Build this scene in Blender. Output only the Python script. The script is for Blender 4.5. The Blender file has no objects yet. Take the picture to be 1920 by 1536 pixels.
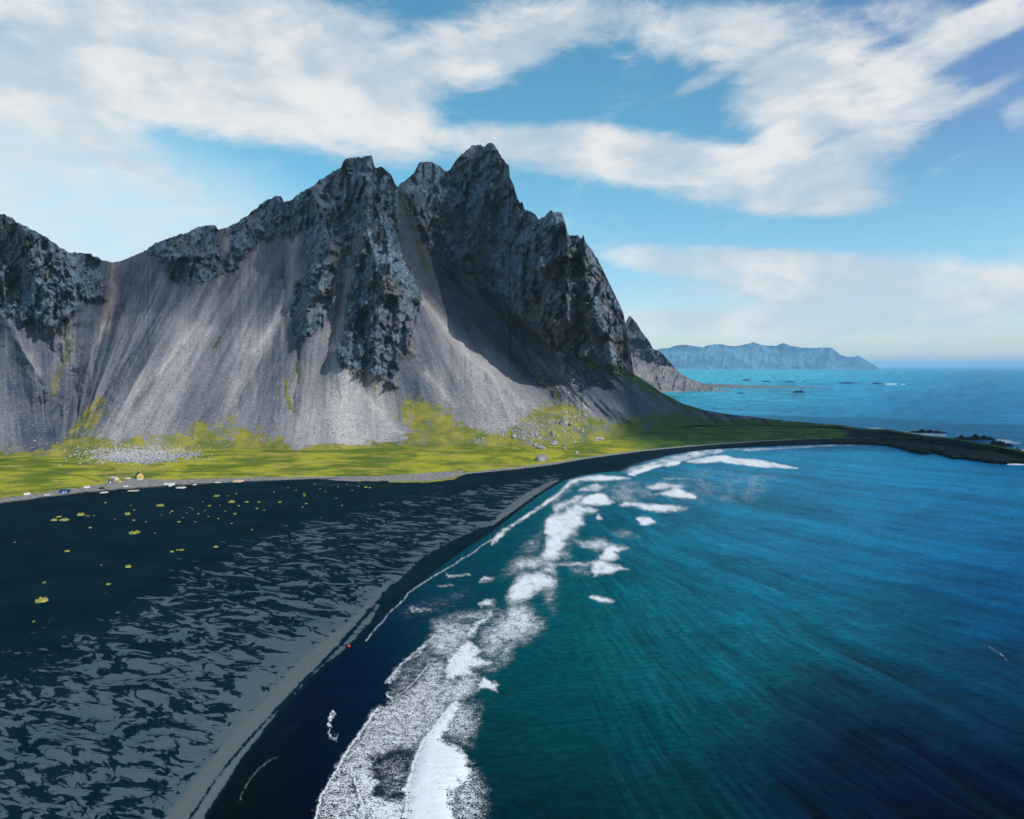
import bpy, math, random
import numpy as np
from mathutils import Vector, Matrix
random.seed(7)
rng = np.random.default_rng(11)
SC = bpy.context.scene
COL = SC.collection

# ------------------------------------------------------------------ camera
FPX = 1350.0      # focal length in pixels of the 1920 px wide photograph
HOR = 687.0       # row of the horizon
H = 100.0         # flying height of the camera, metres
cam_d = bpy.data.cameras.new('camera')
cam = bpy.data.objects.new('camera', cam_d); COL.objects.link(cam)
cam_d.sensor_fit = 'HORIZONTAL'; cam_d.sensor_width = 36.0
cam_d.lens = 36.0 * FPX / 1920.0
cam_d.shift_y = (HOR - 768.0) / 1920.0
cam_d.clip_start = 1.0; cam_d.clip_end = 400000.0
cam.location = (0, 0, H); cam.rotation_euler = (math.radians(90), 0, 0)
SC.camera = cam

# ------------------------------------------------------------------ exposure / sun
SC.view_settings.view_transform = 'Standard'
SC.view_settings.look = 'None'
SC.view_settings.exposure = 0.0
SC.view_settings.gamma = 1.0
SC.view_settings.use_curve_mapping = False
SC.cycles.max_bounces = 5
SC.cycles.volume_bounces = 1
SUN_AZ = math.radians(120.0)     # from straight ahead (+Y) towards the right (+X)
SUN_EL = math.radians(41.0)
sun_d = bpy.data.lights.new('sun', 'SUN'); sun_d.energy = 3.4; sun_d.angle = math.radians(0.53)
sun_d.color = (1.0, 0.955, 0.88)
sun = bpy.data.objects.new('sun', sun_d); COL.objects.link(sun)
sd = Vector((math.sin(SUN_AZ) * math.cos(SUN_EL), math.cos(SUN_AZ) * math.cos(SUN_EL), math.sin(SUN_EL)))
sun.rotation_euler = sd.to_track_quat('Z', 'Y').to_euler()
sun.location = (3000, 0, 3000)

def srgb(r, g, b):
    o = []
    for c in (r, g, b):
        c = c / 255.0
        o.append(c / 12.92 if c <= 0.04045 else ((c + 0.055) / 1.055) ** 2.4)
    return tuple(o)

class NT:
    """tiny helper for node trees"""
    def __init__(s, tree):
        s.t = tree; s.n = tree.nodes; s.l = tree.links
    def new(s, kind, **kw):
        nd = s.n.new(kind)
        for k, v in kw.items(): setattr(nd, k, v)
        return nd
    def put(s, sock, val):
        if isinstance(val, bpy.types.NodeSocket): s.l.new(val, sock)
        elif val is not None:
            if hasattr(sock.default_value, '__len__') and not hasattr(val, '__len__'):
                sock.default_value = [val] * len(sock.default_value)
            elif hasattr(sock.default_value, '__len__') and len(sock.default_value) == 4 and len(val) == 3:
                sock.default_value = (*val, 1.0)
            else: sock.default_value = val
    def math(s, op, a, b=None, c=None, clamp=False):
        nd = s.new('ShaderNodeMath', operation=op); nd.use_clamp = clamp
        s.put(nd.inputs[0], a); s.put(nd.inputs[1], b)
        if c is not None: s.put(nd.inputs[2], c)
        return nd.outputs[0]
    def vmath(s, op, a, b=None, out=0):
        nd = s.new('ShaderNodeVectorMath', operation=op)
        s.put(nd.inputs[0], a); s.put(nd.inputs[1], b)
        return nd.outputs[out]
    def mix(s, f, a, b, blend='MIX'):
        nd = s.new('ShaderNodeMix', data_type='RGBA', blend_type=blend)
        s.put(nd.inputs[0], f); s.put(nd.inputs[6], a); s.put(nd.inputs[7], b)
        return nd.outputs[2]
    def ramp(s, v, lo, hi, a=0.0, b=1.0, smooth=True):
        nd = s.new('ShaderNodeMapRange', interpolation_type='SMOOTHSTEP' if smooth else 'LINEAR')
        s.put(nd.inputs[0], v); s.put(nd.inputs[1], lo); s.put(nd.inputs[2], hi); s.put(nd.inputs[3], a); s.put(nd.inputs[4], b)
        return nd.outputs[0]
    def attr(s, name):
        nd = s.new('ShaderNodeAttribute'); nd.attribute_name = name; return nd
    def noise(s, vec, scale, detail=6, rough=0.55, dist=0.0):
        nd = s.new('ShaderNodeTexNoise'); s.put(nd.inputs['Vector'], vec)
        nd.inputs['Scale'].default_value = scale; nd.inputs['Detail'].default_value = detail
        nd.inputs['Roughness'].default_value = rough; nd.inputs['Distortion'].default_value = dist
        return nd.outputs[0]
    def mapping(s, vec, loc=(0, 0, 0), rot=(0, 0, 0), scale=(1, 1, 1), kind='POINT'):
        nd = s.new('ShaderNodeMapping', vector_type=kind); s.put(nd.inputs[0], vec)
        nd.inputs['Location'].default_value = loc; nd.inputs['Rotation'].default_value = rot; nd.inputs['Scale'].default_value = scale
        return nd.outputs[0]
    def comb(s, x, y, z=0.0):
        nd = s.new('ShaderNodeCombineXYZ'); s.put(nd.inputs[0], x); s.put(nd.inputs[1], y); s.put(nd.inputs[2], z); return nd.outputs[0]

# ------------------------------------------------------------------ sky with broken cloud
world = bpy.data.worlds.new('World'); SC.world = world; world.use_nodes = True
W = NT(world.node_tree); W.n.clear()
sky = W.new('ShaderNodeTexSky', sky_type='NISHITA')
sky.sun_disc = False; sky.sun_elevation = SUN_EL; sky.sun_rotation = SUN_AZ
sky.altitude = 100; sky.air_density = 1.0; sky.dust_density = 0.4; sky.ozone_density = 2.5
tc = W.new('ShaderNodeTexCoord')
sep = W.new('ShaderNodeSeparateXYZ'); W.l.new(tc.outputs['Generated'], sep.inputs[0])
az = W.math('ARCTAN2', sep.outputs[0], sep.outputs[1])
el = W.math('ARCSINE', sep.outputs[2])
AE = W.comb(az, el, 0.0)
def az_el(px, py):
    u = (px - 960) / FPX; v = (HOR - py) / FPX
    return math.atan(u), math.atan(v / math.sqrt(1 + u * u))
BLOBS = [  # centre, half sizes (as seen from the beach), tilt in degrees (down to the right positive), strength
    (150, 20, 600, 190, 0, 1.25), (430, 110, 460, 160, 10, 1.3), (760, 100, 200, 80, 10, .5), (640, 185, 300, 70, 18, .85), (620, 248, 170, 42, 20, .55),
    (60, 130, 260, 110, 0, .45), (180, 250, 260, 45, 24, .42), (330, 365, 200, 32, 26, .4), (-200, 250, 380, 160, 0, .6),
    (950, 60, 250, 75, -12, .8), (1120, 40, 260, 50, 0, .55), (930, 130, 130, 40, -8, .6), (1330, 65, 150, 60, 0, .8),
    (1500, 90, 190, 95, 10, .85), (1470, 160, 150, 60, -20, .7), (1600, 225, 200, 90, 0, 1.0), (1470, 265, 160, 40, -25, .6), (1700, 190, 170, 40, 5, .5),
    (1130, 290, 330, 60, 5, .95), (1380, 335, 330, 66, 9, 1.0), (1010, 262, 230, 42, 0, .6), (1540, 385, 140, 32, 2, .75), (1560, 320, 170, 50, -15, .6),
    (1800, 70, 190, 40, -14, .85), (1900, 20, 120, 36, -10, .8), (1740, 40, 110, 40, 25, .55), (1930, 215, 50, 34, 0, .7),
    (1330, 490, 260, 40, 4, 1.0), (1560, 520, 360, 56, 3, 1.15), (1500, 585, 380, 52, 0, .8), (1850, 560, 300, 60, 2, .9), (1700, 640, 600, 34, 0, .55), (1250, 610, 220, 34, 0, .5),
    (1790, 305, 70, 16, -12, .45), (1320, 150, 70, 20, -20, .4), (1860, 165, 60, 14, -15, .35), (1280, 552, 60, 14, -5, .4),
]
fld = None
for (cx, cy, sx, sy, rt, amp) in BLOBS:
    a0, e0 = az_el(cx, cy)
    mp = W.mapping(AE, (a0, e0, 0), (0, 0, -math.radians(rt)), (sx / FPX, sy / FPX, 1), 'TEXTURE')
    d2 = W.vmath('DOT_PRODUCT', mp, mp, out=1)
    b = W.ramp(d2, 0.0, 1.0, amp, 0.0)
    fld = b if fld is None else W.math('ADD', fld, b)
# beyond the frame the same broken cloud goes on, placed by noise alone
dirw = W.mapping(tc.outputs['Generated'], (3.1, 1.7, 0.4), (0, 0, 0), (1.0, 1.0, 2.4))
big = W.noise(dirw, 1.6, 3, 0.5)
absaz = W.math('ABSOLUTE', az)
outf = W.math('MAXIMUM', W.ramp(absaz, 0.66, 0.85), W.ramp(el, 0.46, 0.62))
fld2 = W.math('MULTIPLY', W.ramp(big, 0.42, 0.62), outf)
fld = W.math('MINIMUM', W.math('ADD', fld, fld2), 1.15)
wv = W.mapping(AE, (0, 0, 0), (0, 0, math.radians(-8)), (1.0, 2.0, 1.0))
wn = W.new('ShaderNodeTexNoise'); W.put(wn.inputs['Vector'], wv); wn.inputs['Scale'].default_value = 5.0; wn.inputs['Detail'].default_value = 4
wvv = W.vmath('ADD', wv, W.vmath('SCALE', wn.outputs['Color'], None)); wvv.node.inputs[0]
for nd in W.n:
    if nd.bl_idname == 'ShaderNodeVectorMath' and nd.operation == 'SCALE': nd.inputs['Scale'].default_value = 0.10
n1 = W.noise(wvv, 8.0, 12, 0.66)
n2 = W.noise(W.mapping(wvv, scale=(0.7, 1.0, 1.0)), 30.0, 9, 0.68)
nn = W.math('ADD', W.math('MULTIPLY', W.math('SUBTRACT', n1, 0.5), 1.9), W.math('MULTIPLY', W.math('SUBTRACT', n2, 0.5), 1.05))
dens = W.math('ADD', fld, nn)
cl = W.ramp(dens, 0.0, 1.30)
inner = W.noise(wvv, 9.0, 6, 0.5)
ccol = W.mix(W.ramp(inner, 0.35, 0.68), srgb(182, 199, 214), srgb(216, 223, 229))
ccol = W.mix(1.0, ccol, (9.0, 8.4, 7.9), 'MULTIPLY')     # sky units (Background runs at 0.14)
hs = W.new('ShaderNodeHueSaturation'); hs.inputs['Saturation'].default_value = 1.12; hs.inputs['Value'].default_value = 1.0
W.l.new(sky.outputs[0], hs.inputs['Color'])
tint = W.mix(W.ramp(el, 0.0, 0.30), (1.02, 1.02, 1.10), (0.84, 1.30, 1.12))
tint = W.mix(W.math('MULTIPLY', W.ramp(az, 0.15, 0.62), W.ramp(el, 0.10, 0.34)), tint, (0.92, 0.95, 0.98))
skyc = W.mix(1.0, hs.outputs[0], tint, 'MULTIPLY')
a0, e0 = az_el(60, 440)
mp = W.mapping(AE, (a0, e0, 0), (0, 0, math.radians(-12)), (760 / FPX, 270 / FPX, 1), 'TEXTURE')
veil = W.math('MULTIPLY', W.ramp(W.vmath('DOT_PRODUCT', mp, mp, out=1), 0.0, 1.0, 0.85, 0.0), W.ramp(n1, 0.2, 0.7, 0.75, 1.0))
skyc = W.mix(veil, skyc, (5.1, 6.0, 6.4))
full = W.mix(W.math('MULTIPLY', cl, W.ramp(inner, 0.3, 0.6, 0.80, 0.97)), skyc, ccol)
bg = W.new('ShaderNodeBackground'); bg.inputs['Strength'].default_value = 0.14
wo = W.new('ShaderNodeOutputWorld')
W.l.new(full, bg.inputs[0]); W.l.new(bg.outputs[0], wo.inputs[0])

# ------------------------------------------------------------------ numpy helpers
def _hash(ix, iy, seed):
    h = (ix.astype(np.int64) * 374761393 + iy.astype(np.int64) * 668265263 + seed * 1442695041) & 0xffffffff
    h = ((h ^ (h >> 13)) * 1274126177) & 0xffffffff
    h = (h ^ (h >> 16)) & 0xffffffff
    return h
def perlin(x, y, seed=0):
    x0 = np.floor(x); y0 = np.floor(y); fx = x - x0; fy = y - y0
    ux = fx * fx * fx * (fx * (fx * 6 - 15) + 10); uy = fy * fy * fy * (fy * (fy * 6 - 15) + 10)
    def g(dx, dy):
        a = _hash(x0 + dx, y0 + dy, seed) * (2 * math.pi / 4294967296.0)
        return np.cos(a) * (fx - dx) + np.sin(a) * (fy - dy)
    n00 = g(0, 0); n10 = g(1, 0); n01 = g(0, 1); n11 = g(1, 1)
    return ((n00 * (1 - ux) + n10 * ux) * (1 - uy) + (n01 * (1 - ux) + n11 * ux) * uy) * 1.5
def fbm(x, y, octv=5, seed=0, rough=0.5):
    s = np.zeros(np.broadcast(x, y).shape); a = 1.0; t = 0
    for o in range(octv):
        s += a * perlin(x * 2.03 ** o + 17.3 * o, y * 2.03 ** o - 9.1 * o, seed + o); t += a; a *= rough
    return s / t
def ridged(x, y, octv=6, seed=0, rough=0.55):
    s = np.zeros(np.broadcast(x, y).shape); a = 1.0; t = 0; w = 1.0
    for o in range(octv):
        n = 1 - np.abs(perlin(x * 2.1 ** o + 5.7 * o, y * 2.1 ** o + 3.3 * o, seed + o)) * 1.6
        n = np.clip(n, 0, 1) ** 2
        s += a * n * w; w = np.clip(n * 1.6, 0.25, 1); t += a; a *= rough
    return s / t
def facets(x, y, seed=0):
    """broken rock: every cell is a small tilted plane with a step at its edge"""
    x0 = np.floor(x); y0 = np.floor(y); best = np.full(x.shape, 9e9); out = np.zeros(x.shape)
    for dx in (-1, 0, 1):
        for dy in (-1, 0, 1):
            ix = x0 + dx; iy = y0 + dy
            r = [_hash(ix, iy, seed + k) / 4294967296.0 for k in range(5)]
            ex = x - ix - 0.1 - 0.8 * r[0]; ey = y - iy - 0.1 - 0.8 * r[1]; d = ex * ex + ey * ey
            h = (r[2] - 0.5) + 1.5 * (r[3] - 0.5) * ex + 0.9 * (r[4] - 0.5) * ey
            m = d < best; best = np.where(m, d, best); out = np.where(m, h, out)
    return out
def sstep(x, lo, hi):
    t = np.clip((x - lo) / (hi - lo), 0, 1); return t * t * (3 - 2 * t)
def seg_dist(X, Y, pts):
    """unsigned distance to an open polyline, and the share of its length at the nearest point"""
    d = np.full(X.shape, 1e9); tt = np.zeros(X.shape); n = len(pts) - 1
    for i in range(n):
        ax, ay = pts[i]; bx, by = pts[i + 1]; vx, vy = bx - ax, by - ay
        L = vx * vx + vy * vy + 1e-9
        t = np.clip(((X - ax) * vx + (Y - ay) * vy) / L, 0, 1)
        q = np.hypot(X - ax - t * vx, Y - ay - t * vy)
        m = q < d; d[m] = q[m]; tt[m] = ((i + t) / n)[m]
    return d, tt
def poly_sd(X, Y, pts):
    """signed distance (positive inside) to a closed polygon"""
    inside = np.zeros(X.shape, bool); n = len(pts)
    for i in range(n):
        ax, ay = pts[i]; bx, by = pts[(i + 1) % n]
        c = ((ay > Y) != (by > Y))
        if ay != by: inside ^= c & (X < (bx - ax) * (Y - ay) / (by - ay) + ax)
    d, _ = seg_dist(X, Y, list(pts) + [pts[0]])
    return np.where(inside, d, -d)
def poly_mask(X, Y, pts, soft):
    p = np.array(pts, float); out = np.zeros(X.shape); pad = soft * 2 + 2
    m = (X > p[:, 0].min() - pad) & (X < p[:, 0].max() + pad) & (Y > p[:, 1].min() - pad) & (Y < p[:, 1].max() + pad)
    if m.any(): out[m] = sstep(poly_sd(X[m], Y[m], pts), -soft, soft)
    return out
def line_bump(X, Y, pts, w, taper=True):
    p = np.array(pts, float); out = np.zeros(X.shape); pad = w * 3.2
    m = (X > p[:, 0].min() - pad) & (X < p[:, 0].max() + pad) & (Y > p[:, 1].min() - pad) & (Y < p[:, 1].max() + pad)
    if m.any():
        d, t = seg_dist(X[m], Y[m], pts)
        out[m] = np.maximum(0, np.exp(-d / w) - 0.04)
    return out
def blur(A, s, axis):
    r = int(max(1, s * 3)); k = np.exp(-0.5 * (np.arange(-r, r + 1) / s) ** 2); k /= k.sum()
    P = np.pad(A, [(r, r) if a == axis else (0, 0) for a in range(2)], mode='edge')
    return np.apply_along_axis(lambda v: np.convolve(v, k, 'valid'), axis, P)
def curve(pts):
    p = np.array(pts, float); return lambda x: np.interp(x, p[:, 0], p[:, 1])

def grid_mesh(name, P, attrs, mat, smooth=True, fmask=None, kind='structure'):
    h, w = P.shape[:2]
    idx = np.arange(h * w).reshape(h, w)
    q = np.stack([idx[:-1, :-1], idx[:-1, 1:], idx[1:, 1:], idx[1:, :-1]], -1).reshape(-1, 4)
    if fmask is not None: q = q[fmask.reshape(-1)]
    used, inv = np.unique(q, return_inverse=True); q = inv.reshape(-1, 4)
    V = P.reshape(-1, 3)[used]
    me = bpy.data.meshes.new(name)
    me.vertices.add(len(V)); me.vertices.foreach_set('co', V.astype(np.float32).ravel())
    me.loops.add(q.size); me.loops.foreach_set('vertex_index', q.astype(np.int32).ravel())
    me.polygons.add(len(q)); me.polygons.foreach_set('loop_start', (np.arange(len(q)) * 4).astype(np.int32))
    me.polygons.foreach_set('use_smooth', np.full(len(q), smooth))
    for k, a in attrs.items():
        if a.ndim == 3:
            at = me.attributes.new(k, 'FLOAT_COLOR', 'POINT'); c = np.ones((len(V), 4), np.float32)
            c[:, :3] = a.reshape(-1, 3)[used]; at.data.foreach_set('color', c.ravel())
        else:
            at = me.attributes.new(k, 'FLOAT', 'POINT'); at.data.foreach_set('value', a.reshape(-1)[used].astype(np.float32))
    me.update(calc_edges=True); me.materials.append(mat)
    o = bpy.data.objects.new(name, me); COL.objects.link(o)
    if kind: o['kind'] = kind
    return o

# ------------------------------------------------------------------ traced outlines, as seen from the drone
SKY = [(-1500, 360), (-900, 300), (-500, 330), (-200, 370), (0, 402), (9, 401), (20, 408), (40, 421), (60, 430), (90, 447), (110, 462), (130, 474), (150, 474), (170, 476), (190, 487), (210, 492),
       (225, 490), (250, 480), (270, 471), (290, 457), (310, 449), (330, 442), (350, 437), (365, 428), (385, 423), (402, 422), (410, 430), (425, 427), (445, 417), (462, 405), (475, 395),
       (490, 382), (505, 373), (518, 367), (528, 370), (532, 378), (545, 376), (565, 360), (585, 350), (600, 337), (625, 322), (640, 313), (646, 300), (652, 296), (680, 295), (688, 291),
       (697, 292), (702, 313), (717, 314), (726, 320), (734, 329), (742, 347), (745, 350), (760, 338), (775, 326), (784, 308), (790, 304), (808, 303), (820, 310), (830, 316), (838, 322), (843, 321),
       (850, 306), (865, 290), (884, 274), (893, 272), (900, 271), (909, 275), (916, 269), (923, 266), (930, 277), (941, 296), (955, 311), (956, 334), (962, 344), (969, 367), (975, 382), (979, 377), (983, 392),
       (998, 398), (1006, 406), (1010, 412), (1022, 404), (1034, 393), (1037, 399), (1041, 398), (1053, 398), (1060, 418), (1064, 438), (1070, 441), (1083, 441), (1090, 448), (1094, 440), (1098, 455), (1105, 461),
       (1129, 501), (1138, 522), (1149, 545), (1160, 566), (1169, 588), (1175, 620), (1182, 660), (1188, 701), (1200, 708), (1215, 718), (1240, 736), (1262, 747), (1280, 757), (1320, 769), (1360, 776), (1420, 783),
       (1482, 790), (1576, 797), (1623, 804), (1667, 805), (1693, 810), (1740, 817), (1790, 822), (1830, 829), (1880, 837), (1920, 846), (2000, 856), (2080, 862), (2200, 868), (2400, 880)]
sky_py = curve(SKY)
TOE = [(-1500, 880), (-500, 868), (0, 856), (150, 856), (300, 852), (420, 842), (560, 845), (640, 843), (700, 838), (900, 838), (1020, 838), (1120, 826), (1200, 812), (1300, 799), (1420, 797), (1500, 799), (1576, 801),
       (1623, 808), (1667, 809), (1693, 813), (1740, 820), (1790, 825), (1830, 832), (1880, 840), (1920, 849), (2000, 859), (2080, 866), (2200, 874), (2400, 886)]
toe_py = curve(TOE)
EDGE = [(-1500, 1010), (-500, 975), (0, 941), (100, 927), (170, 918), (240, 912), (320, 906), (400, 903), (480, 900), (560, 898), (640, 896), (760, 897), (820, 899), (855, 894), (875, 889), (960, 880), (1030, 872), (1100, 860), (1200, 847), (1260, 841), (1320, 836),
        (1420, 829), (1520, 824), (1640, 822), (1700, 828), (1800, 840), (1900, 852), (2000, 862), (2400, 886)]
edge_py = curve(EDGE)
SHORE = [(-1500, 6000), (-300, 3200), (0, 2400), (200, 1930), (330, 1660), (390, 1536), (420, 1490), (450, 1440), (485, 1395), (520, 1350), (560, 1305), (600, 1265), (640, 1232), (680, 1195), (720, 1152), (760, 1115), (800, 1082), (840, 1053),
         (880, 1025), (920, 1000), (955, 972), (990, 944), (1025, 920), (1060, 900), (1090, 891), (1120, 887), (1165, 883), (1185, 873), (1210, 865), (1260, 852), (1320, 843), (1400, 838), (1480, 834.5), (1560, 832.5), (1641, 833.5),
         (1662, 835), (1680, 839), (1696, 844), (1715, 849), (1730, 853), (1745, 851), (1758, 852), (1775, 855), (1792, 860), (1815, 863), (1837, 866), (1860, 868), (1876, 870), (1900, 869), (1950, 868), (2000, 869), (2080, 872), (2200, 878), (2400, 890)]
shore_py = curve(SHORE)

def px_to_world(px, py, z=0.0):
    Yd = (H - z) * FPX / (py - HOR)
    return (px - 960) / FPX * Yd, Yd

def ground_z(px, py):
    """height of beach, meadow and headland"""
    sh, ed, to = shore_py(px), edge_py(px), toe_py(px)
    wob = perlin(px / 11.0, py / 40.0, 3) * 1.2 * sstep(px, 1640, 1700)
    fs = np.clip((sh - py + wob) / np.maximum(sh - ed, 4.0), -10, 1)
    zb = np.where(fs > 0, 2.6 * (1 - np.exp(-np.clip(fs, 0, 1) * 3.2)) / (1 - math.exp(-3.2)), -0.06 * np.maximum(0, py - sh - wob) - 0.05)
    fm = np.clip((ed - py) / np.maximum(ed - to, 3.0), 0, 1.0)
    top = 6.5 + 1.5 * sstep(px, 1200, 1500)
    zm = fm * (top - 2.6)
    rough = sstep(px, 1500, 1680) * (fs > 0)
    n = fbm(px / 16.0, py / 5.0, 4, 21)
    zr = rough * (1.6 * n + 1.5 * sstep(fs, 0, .25))
    dune = 0.35 * fbm(px / 60.0, py / 9.0, 4, 8) * sstep(fs, 0.05, .4)
    return np.maximum(zb, -3.0) + zm + zr * (fs > 0) + dune

# ------------------------------------------------------------------ mountain relief
R1 = [(-1600, 200), (0, 380), (60, 420), (130, 470), (176, 475), (188, 490), (192, 517), (197, 559), (175, 565), (143, 560), (146, 578), (124, 601), (100, 607), (75, 614), (49, 608), (20, 592), (0, 582), (-60, 600), (-300, 640), (-900, 690), (-1600, 700)]
R2 = [(262, 468), (290, 450), (330, 436), (385, 416), (403, 416), (409, 436), (411, 470), (418, 512), (396, 524), (372, 531), (340, 528), (322, 526), (318, 505), (322, 490), (305, 486), (290, 483)]
R3 = [(418, 424), (445, 410), (490, 376), (518, 360), (545, 370), (600, 330), (640, 306), (650, 288), (700, 284), (735, 320), (746, 350), (750, 400), (745, 440), (756, 478), (731, 478), (700, 520), (668, 512), (655, 470), (681, 486), (650, 500), (640, 480),
      (622, 474), (604, 470), (596, 500), (584, 508), (575, 492), (572, 440), (562, 436), (548, 452), (536, 440), (522, 440), (500, 452), (464, 466), (448, 490), (431, 514), (424, 500), (436, 462), (425, 440)]
R4 = [(700, 478), (731, 470), (752, 480), (775, 515), (784, 536), (791, 567), (787, 583), (769, 599), (773, 624), (766, 655), (748, 662), (737, 664), (741, 699), (738, 733), (728, 721), (715, 708), (700, 702), (686, 700), (672, 699), (652, 690), (637, 683), (628, 661),
      (636, 645), (647, 630), (650, 599), (653, 552), (662, 530), (669, 511), (681, 486)]
R5 = [(584, 500), (605, 492), (625, 496), (631, 511), (622, 540), (619, 555), (616, 592), (604, 610), (587, 627), (573, 631), (559, 630), (550, 617), (551, 590), (553, 555), (556, 540), (566, 522)]
R6 = [(744, 345), (775, 320), (790, 296), (835, 310), (850, 298), (884, 266), (925, 258), (945, 290), (962, 330), (972, 372), (985, 388), (1012, 405), (1000, 425), (975, 440), (947, 447), (925, 463), (908, 475), (890, 500), (878, 520), (858, 503), (838, 487), (816, 470), (800, 447), (792, 430), (789, 412), (776, 402),
      (766, 392), (757, 372)]
R7 = [(985, 392), (1010, 405), (1034, 386), (1056, 392), (1066, 434), (1094, 434), (1105, 455), (1140, 515), (1175, 590), (1184, 640), (1194, 700), (1189, 706), (1170, 700), (1153, 695), (1133, 686), (1113, 679), (1093, 671), (1074, 664), (1058, 658), (1042, 652), (1026, 638), (1010, 624),
      (988, 606), (967, 588), (960, 572), (951, 557), (936, 552), (923, 545), (913, 517), (919, 485), (935, 466), (955, 455)]
ROCKS = [R1, R2, R3, R4, R5, R6, R7]

cols_m = np.concatenate([np.arange(-1400, -60, 9.0), np.arange(-60, 1250, 1.6), np.arange(1250, 1520, 3.0), np.arange(1520, 2400, 5.0)])
NR = 350
T = np.linspace(0, 1, NR)
cpx = cols_m
skyl = sky_py(cpx) + (perlin(cpx / 9.0, cpx * 0, 5) * 2.6 + perlin(cpx / 3.6, cpx * 0, 6) * 1.6) * sstep(cpx, -2000, 0) * (1 - sstep(cpx, 1185, 1200)) * (1 - 0.85 * ((cpx > 195) & (cpx < 268)))
toel = toe_py(cpx)
MPX = np.repeat(cpx[None, :], NR, 0)
MPY = toel[None, :] + (skyl - toel)[None, :] * T[:, None]

rock = np.zeros(MPX.shape)
wx = MPX + 12 * fbm(MPX / 20, MPY / 20, 5, 40, 0.62); wy = MPY + 15 * fbm(MPX / 9, MPY / 26, 5, 50, 0.62)
for R in ROCKS: rock = np.maximum(rock, poly_mask(wx, wy, R, 9))
cliff = poly_mask(MPX, MPY, R7, 26); peak = poly_mask(MPX, MPY, R6, 26); lft = poly_mask(MPX, MPY, R1, 40)
rb = blur(blur(rock, 16, 1), 14, 0)
frac = T[:, None]
m = 0.50 + 0.16 * frac + rb * 0.95 + cliff * 1.5 + peak * 0.5 + lft * 0.3
V = (HOR - MPY) / FPX
z0 = ground_z(cpx, toel)
Y = np.zeros(MPX.shape)
Y[0] = (H - z0) * FPX / (toel - HOR)
for i in range(1, NR):
    dv = V[i] - V[i - 1]
    Y[i] = Y[i - 1] + Y[i - 1] * dv / np.maximum(m[i] - V[i], 0.12)
Ys = blur(Y, 16, 1)
edgew = sstep(frac, 0, 0.04)
Y = Y * (1 - edgew) + Ys * edgew
RIDGES = [
    ([(744, 340), (752, 420), (742, 455), (772, 515), (792, 570), (776, 625), (766, 655)], 55, 34),
    ([(1094, 441), (1100, 520), (1122, 600), (1150, 690)], 65, 60), ([(1040, 393), (1030, 450), (1010, 520)], 26, 20), ([(1010, 412), (985, 470), (975, 540)], 22, 18),
    ([(1060, 420), (1068, 500), (1060, 600)], 22, 16),
    ([(925, 266), (910, 330), (902, 400), (880, 500)], 50, 34), ([(860, 295), (840, 350), (826, 420), (845, 470)], 28, 18), ([(958, 330), (972, 400), (960, 440)], 26, 18), ([(795, 303), (785, 350), (775, 380)], 20, 20),
    ([(690, 290), (684, 380), (694, 450), (712, 520)], 42, 36), ([(648, 298), (622, 390), (598, 470)], 32, 30), ([(520, 366), (500, 420), (470, 462)], 24, 28), ([(585, 350), (560, 400), (556, 430)], 18, 18),
    ([(618, 490), (592, 560), (572, 628)], 22, 26), ([(735, 500), (712, 580), (696, 695)], 34, 26), ([(668, 520), (660, 600), (650, 670)], 16, 14), ([(750, 560), (745, 640), (738, 720)], 16, 14),
    ([(400, 423), (384, 470), (370, 528)], 22, 26), ([(312, 447), (300, 486)], 10, 18),
    ([(30, 405), (80, 520), (95, 605)], 60, 80), ([(168, 474), (186, 520), (196, 556)], 20, 16), ([(110, 462), (140, 540), (140, 590)], 24, 24),
    ([(300, 640), (240, 740), (180, 840)], 26, 70), ([(640, 700), (640, 842)], 22, 60), ([(860, 600), (930, 720), (960, 800)], 24, 46), ([(470, 560), (400, 700), (330, 840)], 16, 60),
    ([(960, 580), (1080, 700), (1180, 790)], 22, 34), ([(0, 590), (60, 680), (80, 720)], 24, 26),
]
GULLIES = [
    ([(208, 488), (214, 540), (200, 600), (168, 670), (120, 770), (60, 850)], 60, 52), ([(330, 530), (250, 660), (180, 760)], 18, 20),
    ([(425, 430), (414, 470), (424, 520), (350, 640), (250, 760)], 15, 14), ([(646, 500), (640, 560), (624, 630), (606, 690)], 26, 15), ([(556, 440), (545, 550), (505, 650), (440, 760)], 16, 20),
    ([(752, 356), (775, 430), (850, 540), (950, 650), (1030, 740)], 62, 42), ([(930, 462), (908, 512), (956, 590), (1020, 645), (1130, 730)], 34, 22), ([(942, 320), (932, 400), (926, 460)], 24, 14),
    ([(846, 320), (870, 400), (860, 470)], 16, 12), ([(716, 330), (722, 420), (724, 470)], 16, 12), ([(655, 330), (655, 420), (640, 470)], 16, 12), ([(1085, 450), (1080, 540), (1090, 640)], 20, 14),
    ([(60, 600), (140, 720), (150, 790)], 20, 20), ([(556, 650), (556, 720), (545, 780)], 9, 8),
]
rel = np.zeros(MPX.shape)
wpx = MPX + 7 * fbm(MPX / 30, MPY / 30, 4, 60); wpy = MPY + 7 * fbm(MPX / 30, MPY / 30, 4, 70)
for pts, a, w in RIDGES: rel += 1.45 * a * line_bump(wpx, wpy, pts, w)
for pts, a, w in GULLIES: rel -= 1.3 * a * line_bump(wpx, wpy, pts, w)
# the valley and the twin peak stand behind the ridge of the main massif
VAL = [(746, 330), (752, 400), (748, 455), (780, 512), (800, 560), (860, 640), (960, 720), (1060, 720), (1010, 640), (960, 600), (905, 540), (915, 470), (1000, 430), (1040, 300), (900, 200), (750, 250)]
rel -= 70 * poly_mask(MPX, MPY, VAL, 16)
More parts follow.
